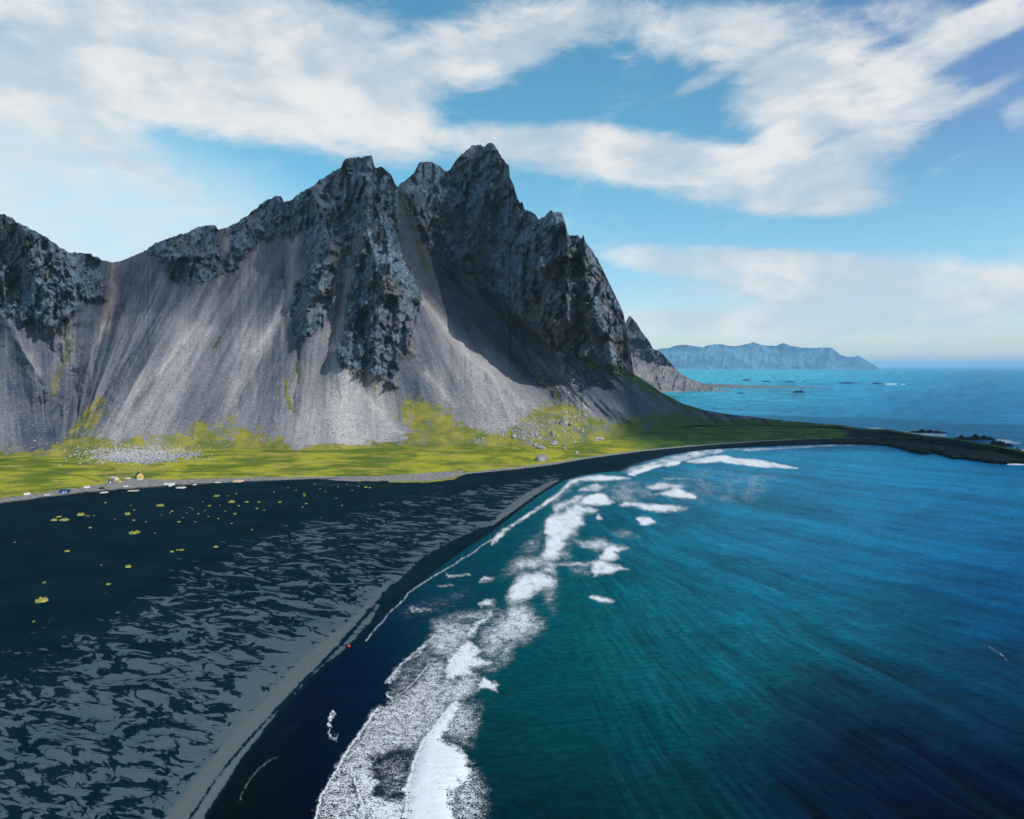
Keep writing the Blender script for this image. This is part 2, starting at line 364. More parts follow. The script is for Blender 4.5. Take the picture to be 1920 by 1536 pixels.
# rock structure: leaning ribs, blocks and cracks
xa = MPX + 0.28 * MPY; wa = 14 * fbm(MPX / 45, MPY / 45, 4, 80)
r1 = ridged((xa + wa) / 62, (MPY - wa) / 120, 6, 90, 0.55)
r2 = ridged((MPX - 0.7 * MPY + wa) / 30, (MPY + 0.5 * MPX) / 44, 5, 95, 0.62)
r3 = fbm(MPX / 7, MPY / 9, 4, 99, 0.6)
r4 = ridged((xa + 4 * r3) / 13, MPY / 30, 4, 101, 0.6); r5 = ridged((MPX + 0.9 * MPY) / 12, (MPY - 0.4 * MPX) / 20, 4, 111, 0.6)
qx = MPX + 0.30 * MPY + 9 * fbm(MPX / 22, MPY / 22, 3, 181); qy = MPY + 9 * fbm(MPX / 22, MPY / 22, 3, 182)
f1 = facets(qx / 34, (qy - 0.3 * MPX) / 62, 700); f2 = facets(qx / 14, (qy - 0.25 * MPX) / 27, 720); f3 = facets((MPX - 0.3 * MPY) / 6.5, MPY / 11, 740)
rel += rock * (50 * (r1 - 0.35) + 9 * (r2 - 0.35) + 2.0 * r3 + 4 * (r4 - 0.4) + 2 * (r5 - 0.4) + 30 * f1 + 14 * f2 + 5.5 * f3)
# edge of each outcrop stands proud of the scree
rel += 9 * rb
# scree: run-out lines that follow the fall of the slope
KT = np.array([-1500, -300, 0, 120, 210, 330, 430, 560, 640, 700, 770, 850, 930, 1000, 1100, 1250, 1500, 2500], float)
KB = np.array([-1450, -250, 70, 110, 140, 150, 205, 400, 640, 760, 1110, 1220, 1370, 1440, 1500, 1600, 1800, 2700], float)
kk = np.linspace(0, 17, 1800)
xt = np.interp(kk, np.arange(18), KT); xb = np.interp(kk, np.arange(18), KB)
xt = np.convolve(np.pad(xt, 40, 'edge'), np.ones(81) / 81, 'valid'); xb = np.convolve(np.pad(xb, 40, 'edge'), np.ones(81) / 81, 'valid')
def fall(px, py):
    out = np.zeros(px.shape); f = np.clip((py - 450) / 380, -0.25, 1.15)
    rows = np.round(f * 200).astype(int)
    for r in np.unique(rows):
        mk = rows == r; xs = xt + (xb - xt) * (r / 200.0)
        xs = np.maximum.accumulate(xs) + np.arange(len(xs)) * 1e-4
        out[mk] = np.interp(px[mk], xs, kk)
    return out
S = fall(wpx * 0.3 + MPX * 0.7, MPY)
st1 = fbm(S * 16, MPY / 160, 4, 120, 0.6); st2 = fbm(S * 60, MPY / 110, 4, 130, 0.6); st3 = perlin(S * 150, MPY / 50, 140)
scr = (1 - rock)
rel += scr * edgew * (1.7 * st1 + 0.45 * st2 + 0.1 * st3 + 9 * fbm(S * 4, MPY / 220, 3, 143) + 0.9 * fbm(MPX / 3.2, MPY / 3.2, 2, 141) + 5 * fbm(MPX / 90, MPY / 90, 3, 142))
flat = 1 - sstep(MPX, 1380, 1520) * 0.9
Y = Y - rel * edgew * sstep(frac, 0.0, 0.24) * flat
Zm = H + V * Y
X = (MPX - 960) / FPX * Y
# ground cover masks
GR = [(-1500, 900), (-1500, 850), (0, 842), (60, 840), (118, 826), (160, 790), (182, 758), (196, 742), (198, 770), (176, 812), (215, 822), (290, 812), (345, 806), (372, 786), (400, 800), (425, 784), (448, 762), (444, 796), (470, 806), (500, 800), (530, 812), (556, 838), (600, 842),
      (650, 846), (700, 838), (748, 826), (764, 806), (748, 768), (752, 748), (774, 742), (800, 748), (830, 755), (850, 772), (880, 792), (915, 806), (950, 806), (975, 790), (985, 768), (1010, 756), (1050, 752), (1085, 757), (1105, 772), (1140, 790), (1180, 782), (1230, 766), (1280, 770),
      (1340, 775), (1430, 783), (1500, 790), (2400, 880), (2400, 920)]
gq = MPX + 16 * fbm(MPX / 16, MPY / 12, 4, 150); gy = MPY + 15 * fbm(MPX / 14, MPY / 10, 4, 160)
grass = poly_mask(gq, gy, GR, 17) * np.clip(0.74 + 0.6 * fbm(MPX / 40, MPY / 25, 4, 162), .3, 1)
grass = np.maximum(grass, 0.9 * (1 - sstep(toel[None] - MPY + 16 * fbm(MPX / 45, MPY / 12, 4, 161), 1, 16)))
MOSS_SHADE = [([(752, 362), (772, 430), (800, 500)], 13, .55), ([(800, 500), (880, 600)], 10, .35), ([(556, 640), (557, 720)], 3, .8), ([(536, 712), (542, 765)], 6, .8), ([(755, 470), (790, 560)], 10, .35), ([(735, 330), (742, 420), (748, 440)], 10, .55), ([(960, 600), (1030, 650), (1100, 680), (1186, 715)], 9, .5), ([(980, 650), (1020, 720), (1060, 760)], 9, .6),
        ([(880, 480), (900, 540), (960, 620)], 16, .5), ([(660, 560), (690, 600), (680, 650)], 16, .5), ([(0, 470), (30, 520), (10, 560)], 26, .45), ([(1150, 690), (1240, 740), (1300, 765)], 16, .6), ([(740, 690), (700, 735), (745, 790)], 12, .35), ([(410, 635), (400, 655)], 4, .7),
        ([(1050, 440), (1075, 500), (1060, 560)], 26, .4), ([(690, 330), (700, 420), (720, 460)], 18, .35), ([(120, 600), (130, 660), (100, 730)], 14, .5), ([(190, 745), (120, 830)], 10, .7), ([(405, 815), (408, 835)], 5, .8)]
for pts, w, a in MOSS_SHADE: grass = np.maximum(grass, a * 1.4 * line_bump(wpx, wpy, pts, w))  # moss; the valley-top runs also paint in the shade there
LIGHT = [([(430, 440), (426, 500), (385, 590), (300, 700)], 9, .5), ([(553, 440), (546, 540), (508, 620), (478, 655)], 11, .75), ([(655, 505), (642, 580), (630, 650), (636, 700)], 9, .7), ([(640, 760), (650, 842)], 46, 1.0), ([(600, 700), (590, 842)], 40, .4),
         ([(905, 700), (935, 790)], 34, 1.0), ([(790, 560), (860, 640), (915, 720)], 11, .7), ([(800, 700), (850, 760)], 6, .6), ([(210, 492), (214, 535), (204, 590), (176, 660), (150, 740)], 9, .6), ([(500, 450), (440, 560), (330, 700), (230, 820)], 30, .3), ([(260, 720), (200, 830)], 30, .45),
         ([(12, 590), (40, 640), (70, 700)], 7, .6), ([(950, 560), (1050, 670)], 8, .35), ([(1000, 660), (1100, 760)], 14, .4), ([(640, 690), (700, 760), (760, 820)], 7, .5), ([(462, 442), (440, 500)], 4, .4), ([(1040, 690), (1120, 790)], 10, .3)]
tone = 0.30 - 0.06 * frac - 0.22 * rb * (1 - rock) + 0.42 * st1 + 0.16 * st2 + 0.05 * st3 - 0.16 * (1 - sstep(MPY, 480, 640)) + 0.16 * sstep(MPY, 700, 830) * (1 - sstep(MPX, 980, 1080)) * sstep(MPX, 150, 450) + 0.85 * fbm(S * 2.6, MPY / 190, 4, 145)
for pts, w, a in LIGHT: tone += 1.25 * a * line_bump(wpx, wpy, pts, w)  # pale scree runs; the broad fans also paint in patches of sunshine
tone -= 0.55 * poly_mask(MPX, MPY, [(745, 350), (750, 440), (790, 510), (850, 580), (930, 670), (1010, 730), (1180, 800), (1420, 800), (1300, 760), (1190, 700), (950, 560), (900, 480), (800, 420)], 24)  # puts the shade of valley and right flank into the scree tone
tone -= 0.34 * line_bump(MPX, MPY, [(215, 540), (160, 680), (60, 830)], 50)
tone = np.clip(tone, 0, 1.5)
rust = np.zeros(MPX.shape)
RUST = [([(210, 492), (215, 530), (200, 600)], 7, .9), ([(250, 485), (420, 430)], 10, .35), ([(690, 690), (735, 712)], 14, .6), ([(740, 600), (765, 645)], 14, .6), ([(690, 630), (700, 640)], 12, .6), ([(1040, 610), (1110, 625), (1170, 655)], 18, .7), ([(1120, 520), (1150, 600)], 22, .5), ([(1060, 580), (1100, 600)], 16, .4)]
for pts, w, a in RUST: rust += a * line_bump(wpx, wpy, pts, w)

# back side of the mountain falls away behind the skyline
NB = 14
Xl, Yl, Zl, PYl = [X], [Y], [Zm], [MPY]
extra = {k: [v] for k, v in dict(rock=rock, grass=grass, tone=tone, rust=rust, fall=S, far=MPY * 0).items()}
y1 = Y[-1]; z1 = Zm[-1]; u1 = (cpx - 960) / FPX
for j in range(1, NB + 1):
    f = j / NB; drop = (z1 + 6) * (f ** 0.9)
    run = (z1 + 6) * f * 1.05 + 12 * f
    yy = y1 + run + 10 * fbm(cpx / 30, cpx * 0 + j * 0.8, 3, 200) * (f < 1) * (z1 > 60)
    zz = z1 - drop
    Xl.append((u1 * yy)[None]); Yl.append(yy[None]); Zl.append(zz[None])
    for k in extra: extra[k].append(extra[k][0][-1:])
MP = np.stack([np.concatenate(Xl), np.concatenate(Yl), np.concatenate(Zl)], -1)
MA = {k: np.concatenate(v) for k, v in extra.items()}

# ------------------------------------------------------------------ materials of the land
def base_mat(name):
    mt = bpy.data.materials.new(name); mt.use_nodes = True
    N = NT(mt.node_tree); N.n.clear()
    out = N.new('ShaderNodeOutputMaterial'); b = N.new('ShaderNodeBsdfPrincipled'); N.l.new(b.outputs[0], out.inputs[0])
    return mt, N, b, out
def flat_mat(name, col, rough=0.8, var=0.25, scale=2.0, metallic=0.0, bump=0.0):
    mt, N, b, out = base_mat(name)
    g = N.new('ShaderNodeTexCoord').outputs['Object']
    n = N.noise(g, scale, 5, 0.6)
    c = N.mix(N.ramp(n, 0.3, 0.7), tuple(x * (1 - var) for x in col), tuple(min(1, x * (1 + var)) for x in col))
    N.put(b.inputs['Base Color'], c); b.inputs['Roughness'].default_value = rough; b.inputs['Metallic'].default_value = metallic
    if bump:
        bp = N.new('ShaderNodeBump'); bp.inputs['Strength'].default_value = bump; bp.inputs['Distance'].default_value = 0.3
        N.put(bp.inputs['Height'], n); N.l.new(bp.outputs[0], b.inputs['Normal'])
    return mt

RBV = (r4 * 0.6 + r5 * 0.5)[rock > .5]; RB = [float(v) for v in np.percentile(RBV, [55, 93])]
MA['rib'] = np.concatenate([r4 * 0.6 + r5 * 0.5] + [r4[-1:] * 0] * NB)
mat_mtn, N, B, OUT = base_mat('mountain_rock_and_scree')
geo = N.new('ShaderNodeNewGeometry').outputs['Position']
aR = N.attr('rock').outputs['Fac']; aG = N.attr('grass').outputs['Fac']; aT = N.attr('tone').outputs['Fac']; aU = N.attr('rust').outputs['Fac']
sp_ = N.noise(geo, 0.55, 4, 0.75)      # metre-sized stones
sp2 = N.noise(geo, 0.16, 5, 0.7)
mid = N.noise(geo, 0.02, 6, 0.6)
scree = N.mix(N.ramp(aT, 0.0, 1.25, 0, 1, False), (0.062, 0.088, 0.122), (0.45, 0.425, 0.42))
scree = N.mix(N.ramp(mid, 0.3, 0.75, 0, .3), scree, (0.24, 0.215, 0.215))
speck = N.ramp(sp_, 0.34, 0.62)
scree = N.mix(1.0, scree, N.mix(speck, (0.60, 0.64, 0.68), (1.20, 1.19, 1.18)), 'MULTIPLY')
scree = N.mix(1.0, scree, N.mix(N.ramp(sp2, 0.3, 0.7), (0.8, 0.82, 0.85), (1.12, 1.1, 1.1)), 'MULTIPLY')
scree = N.mix(N.math('MULTIPLY', aU, 0.55, clamp=True), scree, (0.30, 0.20, 0.15))
rn = N.noise(geo, 0.045, 9, 0.68)
rn2 = N.noise(geo, 0.25, 5, 0.7)
rockc = N.mix(N.ramp(rn, 0.3, 0.72), (0.060, 0.112, 0.165), (0.26, 0.36, 0.46))
rockc = N.mix(N.math('MULTIPLY', N.ramp(N.attr('rib').outputs['Fac'], RB[0], RB[1]), N.ramp(rn, 0.35, 0.65, 0.05, 0.5)), rockc, (0.38, 0.44, 0.50))
rockc = N.mix(N.ramp(rn2, 0.56, 0.78), rockc, (0.24, 0.26, 0.28))
rockc = N.mix(N.ramp(rn2, 0.46, 0.28, 0, .6), rockc, (0.015, 0.028, 0.042))
rockc = N.mix(N.math('MULTIPLY', N.ramp(N.noise(geo, 0.02, 7, 0.7), 0.5, 0.66), 0.75), rockc, (0.085, 0.10, 0.045))
rockc = N.mix(N.math('MULTIPLY', N.ramp(N.noise(geo, 0.012, 6, 0.7), 0.5, 0.64), 0.5), rockc, (0.20, 0.165, 0.14))
rusty = N.math('MULTIPLY', N.ramp(N.noise(geo, 0.05, 7, 0.7), 0.46, 0.62), aU, clamp=True)
rockc = N.mix(rusty, rockc, (0.27, 0.12, 0.07))
rk = N.ramp(N.math('ADD', aR, N.math('MULTIPLY', N.math('SUBTRACT', N.noise(geo, 0.07, 8, 0.72), 0.5), 1.7)), 0.35, 0.65)
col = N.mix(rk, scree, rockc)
gn = N.noise(geo, 0.11, 8, 0.76)
gm = N.ramp(N.math('ADD', aG, N.math('MULTIPLY', N.math('SUBTRACT', gn, 0.5), 2.4)), 0.36, 0.74)
gcol = N.mix(N.ramp(N.noise(geo, 0.035, 5, 0.6), 0.35, 0.65), (0.12, 0.15, 0.03), (0.34, 0.29, 0.05))
sx = N.new('ShaderNodeSeparateXYZ'); N.put(sx.inputs[0], geo)
hi = N.ramp(sx.outputs[2], 30, 150)
gcol = N.mix(hi, gcol, (0.045, 0.062, 0.026))
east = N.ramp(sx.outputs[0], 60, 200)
gcol = N.mix(east, gcol, (0.05, 0.10, 0.03))  # cloud shade on the right flank, put into the grass colour
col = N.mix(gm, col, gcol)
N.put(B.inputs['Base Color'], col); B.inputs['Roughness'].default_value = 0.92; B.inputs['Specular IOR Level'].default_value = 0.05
bp = N.new('ShaderNodeBump'); bp.inputs['Distance'].default_value = 1.0
N.put(bp.inputs['Strength'], 0.9)
hgt = N.math('ADD', N.math('MULTIPLY', sp_, N.ramp(rk, 0, 1, 1.3, 1.5)), N.math('MULTIPLY', N.noise(geo, 0.1, 8, 0.7), N.ramp(rk, 0, 1, 1.0, 11.0)))
N.put(bp.inputs['Height'], hgt); N.l.new(bp.outputs[0], B.inputs['Normal'])
mountain = grid_mesh('mountain', MP, MA, mat_mtn)

# ------------------------------------------------------------------ beach, meadow and headland: one terrain, three surfaces
cols_g = np.concatenate([np.arange(-3000, -400, 60.0), np.arange(-400, -20, 12.0), np.arange(-20, 1940, 2.4), np.arange(1940, 2400, 8.0)])
tl = toe_py(cols_g)
tt = np.linspace(0, 1, 420)
q = 0.38 * tt + 0.62 * tt ** 2.4
GPY = tl[None] + (1720 - tl)[None] * q[:, None]
extra_rows = np.array([1850, 2100, 2600, 4000, 9000, 30000.])
GPY = np.concatenate([GPY, np.repeat(extra_rows[:, None], len(cols_g), 1)])
GPX = np.repeat(cols_g[None], GPY.shape[0], 0)
GZ = ground_z(GPX, GPY); GZ[0] = z0_like = ground_z(cols_g, tl)
GY = (H - GZ) * FPX / (GPY - HOR); GX = (GPX - 960) / FPX * GY
sh, ed = shore_py(GPX), edge_py(GPX)
jag = 5 * fbm(GPX / 26, GPY / 8, 4, 300)
# light wind-blown sand: share grows towards the water
line = curve([(-1500, 1500), (-200, 1260), (0, 1205), (120, 1140), (230, 1110), (330, 1040), (450, 985), (560, 955), (700, 930), (800, 915), (900, 905), (1000, 893), (1060, 885), (1100, 870), (1200, 858), (1400, 838), (2400, 700)])(GPX)
into = (GPY - line) / np.maximum(sh - line, 10)
light = 0.05 + (0.58 + 0.08 * sstep(GPY, 1050, 1250)) * sstep(into, -0.16, 0.16) + 0.22 * sstep(into, 0.5, 0.95)
light *= 1 - sstep(GPX, 1050, 1090)
# bank just above the water, pale in the foreground
bank = 1 - sstep(np.abs((sh - GPY) / np.maximum(sh - ed, 20) - 0.08), 0.03, 0.075)
light = np.maximum(light, 1.15 * poly_mask(GPX, GPY, [(1058, 897), (1068, 901), (1020, 925), (985, 950), (950, 975), (925, 988), (918, 985), (945, 955), (985, 925), (1030, 903)], 2.5))
lowband = [(300, 1700), (385, 1536), (480, 1400), (560, 1300), (640, 1215), (700, 1140), (742, 1085), (725, 1085), (660, 1150), (560, 1230), (450, 1350), (380, 1430), (300, 1536), (200, 1700)]
light = np.maximum(light, 1.12 * poly_mask(GPX, GPY, lowband, 16))
dark = 0.9 * (line_bump(GPX + 3 * fbm(GPX / 14, GPY / 9, 3, 330), GPY, [(340, 1560), (405, 1460), (455, 1400), (500, 1350), (560, 1286), (625, 1222), (655, 1190)], 2.6) +
              line_bump(GPX + 2 * fbm(GPX / 14, GPY / 9, 3, 331), GPY, [(645, 1200), (690, 1150), (735, 1100)], 1.8))
dark += poly_mask(GPX, GPY, [(925, 985), (985, 945), (1066, 902), (1060, 896), (920, 1000), (840, 1052), (760, 1115), (690, 1185), (720, 1118), (790, 1050), (860, 1010)], 3)
wet = sstep(GPY - sh, -9 - 0.02 * (GPY - 880), 2)
light = light - dark - wet * 1.2
pale = poly_mask(GPX, GPY + jag * 0.3, [(700, 893), (780, 888), (870, 882), (868, 889), (850, 897), (790, 903), (720, 902), (660, 903), (600, 899), (650, 896)], 2.5) * 0.9
strip = np.exp(-np.abs(GPY - (ed - 1.5)) / curve([(-500, 8), (0, 6), (170, 7), (300, 8), (480, 5), (640, 2.2), (860, 2), (960, 3.2), (1100, 2.6), (1250, 1.5), (1420, 1.3), (1500, .5), (2400, .3)])(GPX))
strip = np.clip(strip * 1.5 - 0.25, 0, 1)
gravel = np.maximum(strip, pale)
track = line_bump(GPX, GPY, [(170, 917), (205, 909), (235, 902), (262, 900), (300, 903)], 3) + line_bump(GPX, GPY, [(196, 895), (225, 892), (254, 890)], 1.0)
gravel = np.clip(gravel + track, 0, 1.2)
grassm = sstep(ed + jag * 0.35 - GPY, -1.0, 2.5) * (1 - sstep(GPX, 1520, 1660))
tuftz = poly_mask(GPX, GPY, [(560, 900), (700, 902), (850, 895), (700, 918), (560, 912)], 8) * 0.35
grassm = np.maximum(grassm, tuftz)
line_e = np.clip(line_bump(GPX, GPY, [(730, 903), (800, 903.5), (850, 898), (868, 889)], 1.8) * 1.3, 0, .8)
grassm = np.maximum(grassm, line_e)
talus = poly_mask(GPX + 2 * jag, GPY + jag, [(170, 856), (230, 845), (330, 842), (385, 850), (330, 862), (270, 868), (215, 866)], 5) + 0.5 * poly_mask(GPX + 2 * jag, GPY + jag, [(95, 850), (135, 848), (130, 856), (100, 857)], 3)
ditch = line_bump(GPX, GPY, [(0, 863), (90, 867), (200, 874), (215, 878)], 1.5) + line_bump(GPX, GPY, [(0, 881), (60, 884), (150, 892), (185, 903)], 1.5)
GA = dict(light=light, gravel=gravel, grass=grassm, talus=talus, ditch=np.clip(ditch, 0, 1), wet=wet, headland=sstep(GPX, 1560, 1700), cloud_shade=sstep(GPX - 2.0 * (GPY - 780), 1020, 1140))
GP = np.stack([GX, GY, GZ], -1)
s_ = 3.0 + 0.020 * GY; GA['drift'] = np.stack([GX / s_, np.log(s_) / 0.020, GX * 0], -1)

mat_gnd, N, B, OUT = base_mat('black_sand_and_grass')
geo = N.new('ShaderNodeNewGeometry').outputs['Position']
A = {k: N.attr(k).outputs['Fac'] for k in GA if k != 'drift'}
drift = N.attr('drift').outputs['Vector']
pv = N.mapping(N.mapping(drift, (0, 0, 0), (0, 0, math.radians(20)), (1, 1, 0)), scale=(0.72, 1.15, 1))
pw = N.new('ShaderNodeTexNoise'); N.put(pw.inputs['Vector'], pv); pw.inputs['Scale'].default_value = 0.42; pw.inputs['Detail'].default_value = 3
sc1 = N.vmath('SCALE', N.vmath('SUBTRACT', pw.outputs['Color'], (0.5, 0.5, 0.5))); sc1.node.inputs['Scale'].default_value = 3.2
pvw = N.vmath('ADD', pv, sc1)
pat = N.noise(pvw, 1.2, 7, 0.52, 0.5)
pat2 = N.noise(pvw, 3.6, 6, 0.6, 0.3)
sq = N.math('ABSOLUTE', N.math('SUBTRACT', N.noise(pvw, 1.7, 5, 0.5, 0.4), 0.5))
sq = N.math('ADD', N.math('MULTIPLY', sq, 2.1), 0.30)
pp = N.math('ADD', N.math('ADD', N.math('MULTIPLY', pat, 0.56), N.math('MULTIPLY', pat2, 0.14)), N.math('MULTIPLY', sq, 0.30))
thr = N.math('SUBTRACT', 0.80, N.math('MULTIPLY', A['light'], 0.46))
lm = N.ramp(N.math('SUBTRACT', pp, thr), -0.012, 0.020)
grain = N.noise(geo, 1.3, 4, 0.7); gb = N.noise(geo, 0.03, 5, 0.6)
dsand = N.mix(N.ramp(gb, 0.3, 0.7), (0.0008, 0.0105, 0.0185), (0.003, 0.0165, 0.027))
lsand = N.mix(N.ramp(gb, 0.3, 0.7), (0.050, 0.088, 0.112), (0.078, 0.108, 0.128))
lsand = N.mix(N.ramp(A['light'], 0.72, 1.1, 0, 0.55), lsand, (0.125, 0.135, 0.130))
lsand = N.mix(1.0, lsand, N.mix(grain, (0.8, 0.8, 0.8), (1.2, 1.2, 1.2)), 'MULTIPLY')
dsand = N.mix(1.0, dsand, N.mix(grain, (0.75, 0.75, 0.75), (1.25, 1.25, 1.25)), 'MULTIPLY')
sand = N.mix(lm, dsand, lsand)
sand = N.mix(A['wet'], sand, (0.0006, 0.005, 0.011))
grv = N.mix(N.ramp(N.noise(geo, 0.35, 5, 0.7), 0.35, 0.65), (0.12, 0.13, 0.13), (0.36, 0.33, 0.30))
gvm = N.ramp(N.math('ADD', A['gravel'], N.math('MULTIPLY', N.math('SUBTRACT', N.noise(geo, 0.12, 5, 0.65), 0.5), 0.8)), 0.3, 0.75)
gr1 = N.noise(geo, 0.018, 6, 0.65); gr2 = N.noise(N.mapping(geo, scale=(0.35, 1, 1)), 0.06, 6, 0.7)
gcol = N.mix(N.ramp(gr1, 0.42, 0.58), (0.12, 0.17, 0.022), (0.37, 0.355, 0.03))
gcol = N.mix(N.ramp(gr2, 0.52, 0.64), gcol, (0.40, 0.31, 0.07))
gcol = N.mix(N.math('MULTIPLY', N.ramp(N.noise(geo, 0.045, 7, 0.75), 0.5, 0.62), 0.6), gcol, (0.16, 0.17, 0.05))
gcol = N.mix(N.ramp(gr2, 0.47, 0.36), gcol, (0.09, 0.15, 0.02))
gcol = N.mix(N.math('MULTIPLY', A['ditch'], 0.75), gcol, (0.035, 0.07, 0.02))
gcol = N.mix(1.0, gcol, N.mix(N.noise(geo, 0.7, 4, 0.7), (0.72, 0.72, 0.72), (1.28, 1.28, 1.28)), 'MULTIPLY')
gcol = N.mix(A['cloud_shade'], gcol, N.mix(N.ramp(N.noise(geo, 0.03, 7, 0.7), 0.38, 0.62), (0.028, 0.07, 0.022), (0.075, 0.13, 0.028)))  # darker green paints the cloud shade onto the right-hand meadow
gms = N.ramp(N.math('ADD', A['grass'], N.math('MULTIPLY', N.math('SUBTRACT', N.noise(geo, 0.15, 6, 0.7), 0.5), 1.0)), 0.35, 0.65)
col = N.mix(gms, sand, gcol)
col = N.mix(gvm, col, grv)
tal = N.mix(N.ramp(N.noise(geo, 0.45, 4, 0.8), 0.4, 0.6), (0.10, 0.12, 0.14), (0.42, 0.41, 0.42))
tm = N.ramp(N.math('ADD', A['talus'], N.math('MULTIPLY', N.math('SUBTRACT', N.noise(geo, 0.1, 6, 0.75), 0.5), 1.5)), 0.4, 0.6)
col = N.mix(tm, col, tal)
hl = N.mix(N.ramp(N.noise(geo, 0.06, 6, 0.65), 0.4, 0.65), (0.003, 0.008, 0.012), (0.010, 0.026, 0.020))
col = N.mix(A['headland'], col, hl)
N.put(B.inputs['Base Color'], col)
N.put(B.inputs['Roughness'], N.ramp(A['wet'], 0, 1, 0.9, 0.25)); B.inputs['Specular IOR Level'].default_value = 0.02
bp = N.new('ShaderNodeBump'); bp.inputs['Strength'].default_value = 0.6; bp.inputs['Distance'].default_value = 1.0
N.put(bp.inputs['Height'], N.math('ADD', N.math('MULTIPLY', lm, 0.25), N.math('MULTIPLY', N.noise(geo, 0.4, 6, 0.7), N.math('ADD', 0.35, N.math('MULTIPLY', gms, 0.8)))))
N.l.new(bp.outputs[0], B.inputs['Normal'])
fpx = 0.25 * (GPX[:-1, :-1] + GPX[1:, 1:] + GPX[:-1, 1:] + GPX[1:, :-1]); fpy = 0.25 * (GPY[:-1, :-1] + GPY[1:, 1:] + GPY[:-1, 1:] + GPY[1:, :-1])
head = fpx > 1470
mead = (~head) & (fpy < edge_py(fpx))
grid_mesh('black_sand_beach', GP, GA, mat_gnd, fmask=(~head) & (~mead))
grid_mesh('meadow', GP, GA, mat_gnd, fmask=mead)
grid_mesh('headland', GP, GA, mat_gnd, fmask=head)

# ------------------------------------------------------------------ sea
cols_s = np.concatenate([np.arange(-9000, -200, 400.0), np.arange(-200, 200, 40.0), np.arange(200, 1960, 2.2), np.arange(1960, 2400, 12.0), np.arange(2400, 12000, 400.)])
rows_s = np.concatenate([HOR + np.array([1.2, 1.6, 2.2, 3, 4]), np.arange(692, 900, 1.6), np.arange(900, 1620, 2.2), np.array([1700, 1900, 2400, 4000, 10000, 40000.])])
SPX, SPY = np.meshgrid(cols_s, rows_s)
SY = H * FPX / (SPY - HOR); SX = (SPX - 960) / FPX * SY
g_ = np.maximum(0.07, 0.06 + 0.0029 * (SX - 20)); w_ = 345 * np.log(g_) + SY
warp = 34 * fbm(SX / 70, SY / 90, 4, 400)
sw1 = fbm((w_ + 1.6 * warp) / 64, SY / 110 + SX / 120, 4, 410, 0.5)
sw2 = fbm((w_ + warp) / 24, SY / 36 + SX / 50, 3, 420, 0.5)
nearf = sstep(SPY, 800, 1000)
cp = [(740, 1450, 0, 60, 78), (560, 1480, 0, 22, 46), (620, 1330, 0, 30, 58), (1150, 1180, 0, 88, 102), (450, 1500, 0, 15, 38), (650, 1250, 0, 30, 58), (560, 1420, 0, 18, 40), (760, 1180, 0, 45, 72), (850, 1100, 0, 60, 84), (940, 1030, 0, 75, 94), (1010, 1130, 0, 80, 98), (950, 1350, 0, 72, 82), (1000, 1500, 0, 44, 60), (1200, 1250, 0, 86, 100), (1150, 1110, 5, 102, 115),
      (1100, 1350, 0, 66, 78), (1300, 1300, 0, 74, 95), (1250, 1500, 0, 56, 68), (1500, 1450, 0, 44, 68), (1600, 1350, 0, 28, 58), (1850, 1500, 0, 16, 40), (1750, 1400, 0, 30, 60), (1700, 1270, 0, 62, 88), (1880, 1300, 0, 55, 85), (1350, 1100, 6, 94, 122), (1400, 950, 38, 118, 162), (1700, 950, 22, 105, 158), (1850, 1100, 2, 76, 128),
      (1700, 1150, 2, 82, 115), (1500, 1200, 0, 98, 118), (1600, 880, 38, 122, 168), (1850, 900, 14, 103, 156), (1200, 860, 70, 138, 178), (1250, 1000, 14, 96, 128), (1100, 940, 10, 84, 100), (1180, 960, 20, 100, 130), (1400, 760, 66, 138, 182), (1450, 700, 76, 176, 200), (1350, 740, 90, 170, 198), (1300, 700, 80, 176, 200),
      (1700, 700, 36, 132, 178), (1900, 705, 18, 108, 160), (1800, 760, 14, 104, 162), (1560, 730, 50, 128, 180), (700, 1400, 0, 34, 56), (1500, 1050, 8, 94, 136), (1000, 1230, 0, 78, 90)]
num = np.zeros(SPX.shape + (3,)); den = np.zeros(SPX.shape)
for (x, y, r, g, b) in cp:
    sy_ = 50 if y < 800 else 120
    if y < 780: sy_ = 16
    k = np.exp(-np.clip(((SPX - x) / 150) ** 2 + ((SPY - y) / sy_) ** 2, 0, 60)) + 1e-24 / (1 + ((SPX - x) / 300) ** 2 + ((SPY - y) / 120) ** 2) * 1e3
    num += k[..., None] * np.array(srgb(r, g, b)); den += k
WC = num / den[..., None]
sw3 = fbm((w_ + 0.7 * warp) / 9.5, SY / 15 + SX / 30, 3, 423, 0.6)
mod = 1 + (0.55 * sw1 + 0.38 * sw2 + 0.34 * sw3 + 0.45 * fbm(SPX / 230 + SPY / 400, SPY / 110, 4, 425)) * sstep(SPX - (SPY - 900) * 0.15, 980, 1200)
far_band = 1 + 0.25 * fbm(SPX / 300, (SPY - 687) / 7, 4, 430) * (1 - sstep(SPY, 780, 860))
WC = WC * mod[..., None] * far_band[..., None]
